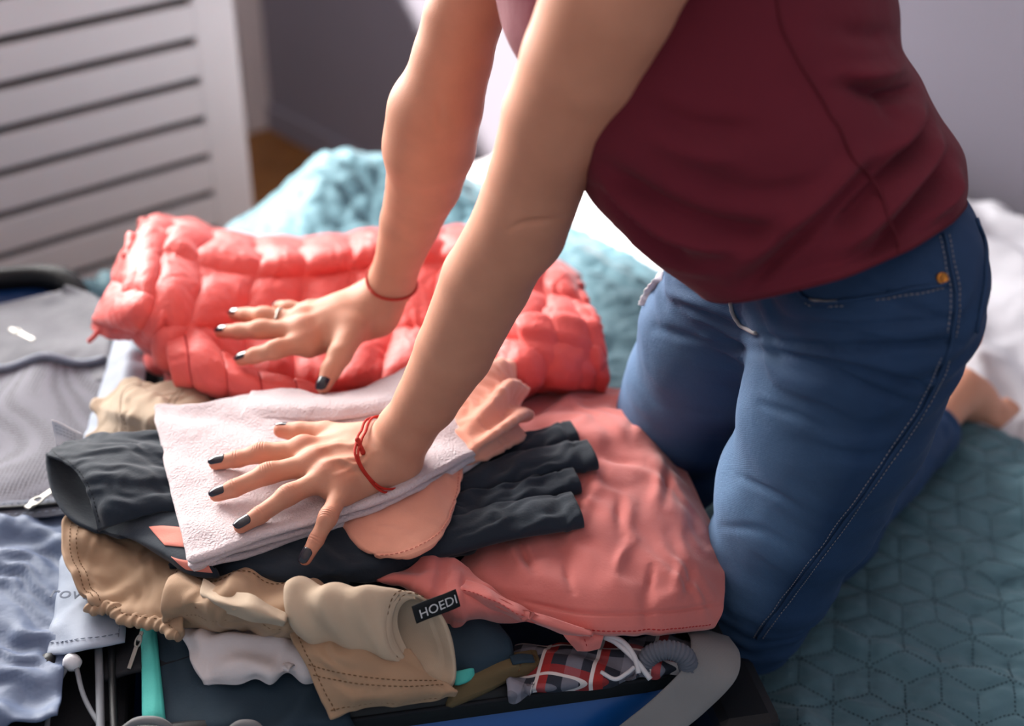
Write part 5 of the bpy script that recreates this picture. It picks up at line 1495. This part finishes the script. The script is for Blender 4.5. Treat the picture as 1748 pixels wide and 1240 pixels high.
# ------------------------------------------------------------------ T-shirt
def ring3(Lp_, Rp_, Np_):
    Lw, Rw, Nw = D(*Lp_), D(*Rp_), D(*Np_)
    c = (Lw + Rw) / 2; h1 = (Rw - Lw) / 2; h2 = Nw - c
    th = np.linspace(0, 2 * np.pi, 160, endpoint=False)
    cs, sn = np.cos(th), np.sin(th)
    return c + h1 * (cs * (1 + .06 * sn ** 2))[:, None] + h2 * (sn * (1 + .06 * cs ** 2))[:, None]
TS = [
 ((980, -330, 1.16), (1330, -400, 1.16), (1180, -330, 1.02)),
 ((870, -200, 1.15), (1460, -250, 1.15), (1180, -190, .985)),
 ((838, -80, 1.15), (1508, -120, 1.15), (1190, -60, .985)),
 ((862, 30, 1.15), (1524, -10, 1.15), (1210, 70, .990)),
 ((905, 120, 1.15), (1536, 75, 1.15), (1235, 180, .995)),
 ((955, 215, 1.155), (1572, 140, 1.15), (1265, 280, 1.000)),
 ((1005, 292, 1.16), (1600, 205, 1.15), (1305, 360, 1.010)),
 ((1058, 368, 1.17), (1630, 258, 1.155), (1350, 420, 1.022)),
 ((1112, 432, 1.185), (1644, 305, 1.16), (1385, 455, 1.030)),
 ((1168, 475, 1.195), (1646, 325, 1.165), (1412, 474, 1.026)),
 ((1190, 484, 1.198), (1644, 334, 1.167), (1424, 480, 1.026))]
back_ = unit(-np.cross(lat, Z3)); th_r = np.linspace(0, 2 * np.pi, 160, endpoint=False)
def ringw(c, a, b): return c + back_ * (np.cos(th_r) * a)[:, None] + lat * (np.sin(th_r) * b)[:, None]
col_ = ringw(SHM + upw * .062 + back_ * -.002, .062, .066); yoke = ringw(SHM + upw * .035, .085, .13); shl = ringw(SHM + Z3 * -.005, .105, .205)
col_ = col_ + np.outer(-np.clip(-np.cos(th_r), 0, 1) * .03, upw)
rc = np.array([col_, yoke, shl] + [ring3(*r) for r in TS[1:]])
nT = 190
rg = _cr_axis(rc, nT)
cen = rg.mean(1, keepdims=True); out = rg - cen; out /= np.linalg.norm(out, axis=2)[..., None]
tt = np.linspace(0, 1, nT)[:, None]
th = np.linspace(0, 2 * np.pi, 160, endpoint=False)[None, :]
backw = np.clip(np.cos(th), 0, 1); frontw = np.clip(-np.cos(th), 0, 1)
low = np.clip((tt - .45) / .4, 0, 1)
dsp = .008 * backw ** 1.5 * low * folds(rg, unit(np.array([.75, 0, 1.0])), .075, .3, 3., 1.)
dsp = dsp + .004 * low * folds(rg, unit(np.array([.75, .2, 1.0])), .085, .5, 7., 1.)
dsp = dsp + .006 * frontw * folds(rg, unit(np.array([.3, .2, 1.0])), .09, .4, 5.) * np.clip(tt * 2 - .3, 0, 1)
dsp = dsp + .003 * fbm(rg * 16, 2)
rg = rg + out * dsp[..., None]
Vs = rg.reshape(-1, 3); Ns = out.reshape(-1, 3)
ds_ = crease(Vs, Ns, [
 ([(1492, 285), (1430, 350), (1350, 420), (1275, 485)], -0.0114, 13), ([(1470, 265), (1400, 340), (1320, 410), (1250, 470)], 0.0095, 16),
 ([(1590, 190), (1560, 250), (1500, 320), (1420, 400)], -0.0133, 11), ([(1605, 200), (1580, 270), (1520, 345), (1440, 430)], 0.0114, 13),
 ([(1630, 240), (1605, 300), (1550, 370), (1490, 430)], -0.0133, 10), ([(1640, 270), (1620, 330), (1580, 380)], 0.0114, 11),
 ([(1548, 110), (1500, 125), (1430, 130)], 0.0095, 14), ([(1575, 145), (1520, 165), (1440, 140)], -0.0123, 11), ([(1580, 170), (1540, 230), (1500, 270)], 0.0114, 13),
 ([(1530, 150), (1515, 180), (1530, 205)], -0.0085, 9), ([(1545, 60), (1480, 60), (1420, 50)], -0.0057, 16),
 ([(1020, 300), (1080, 350), (1150, 400), (1260, 430)], 0.0133, 13), ([(1035, 290), (1120, 345), (1220, 385), (1330, 400)], -0.0114, 16), ([(1030, 320), (1090, 390), (1180, 450)], -0.0114, 10),
 ([(1060, 380), (1140, 445), (1230, 470)], 0.0085, 10), ([(1110, 225), (1180, 260), (1280, 275)], 0.0066, 20), ([(1095, 180), (1180, 215), (1290, 225)], -0.0066, 18),
 ([(1180, 300), (1280, 330), (1400, 320)], -0.0057, 18)])
rg = rg + (Ns * ds_[:, None]).reshape(rg.shape)
shirt = loft('t_shirt', rg, M['maroon'], person, wall=.003)
shirt['label'] = 'loose maroon T-shirt'
Vs = rg.reshape(-1, 3); qs, ts = proj(Vs)
def on_shirt(x, y):
    d_ = np.hypot(qs[:, 0] - x, qs[:, 1] - y); c_ = np.where(d_ < max(14, d_.min() + 6))[0]; i = c_[np.argmin(ts[c_])]
    return Vs[i] + Ns[i] * .0006
ssl = np.array([on_shirt(a, b) for a, b, _ in spline([(1325, -120, 0), (1338, 40, 0), (1398, 150, 0), (1445, 230, 0), (1482, 290, 0), (1512, 350, 0), (1540, 425, 0)], 70)])
for _ in range(6): ssl[1:-1] = ssl[1:-1] * .5 + (ssl[:-2] + ssl[2:]) * .25
tube('side_seam', ssl, .0012, M['seam_maroon'], shirt, 6)
tube('hem_stitch', closed(rg[nT - 9] + out[nT - 9] * .0008), .0006, M['seam_maroon'], shirt, 6)
# short sleeves
for shp, nxt, nm in ((SH_L, D(1088, -100, .965), 'sleeve'), (SH_R, ptsR[1], 'sleeve')):
    d = unit(nxt - shp); x = unit(np.cross(d, Z3)); y = np.cross(d, x); rings = []
    for f in np.linspace(-.05, .045, 24):
        r_ = .066 + .012 * max(0, -f * 10)
        a_ = np.linspace(0, 2 * np.pi, 64, endpoint=False)
        w_ = 1 + .05 * np.sin(a_ * 4 + f * 30)
        rings.append(shp + d * (f - .01) + x * (np.cos(a_) * r_ * w_)[:, None] + y * (np.sin(a_) * r_ * w_)[:, None])
    loft(nm, rings, M['maroon'], shirt, wall=.003)
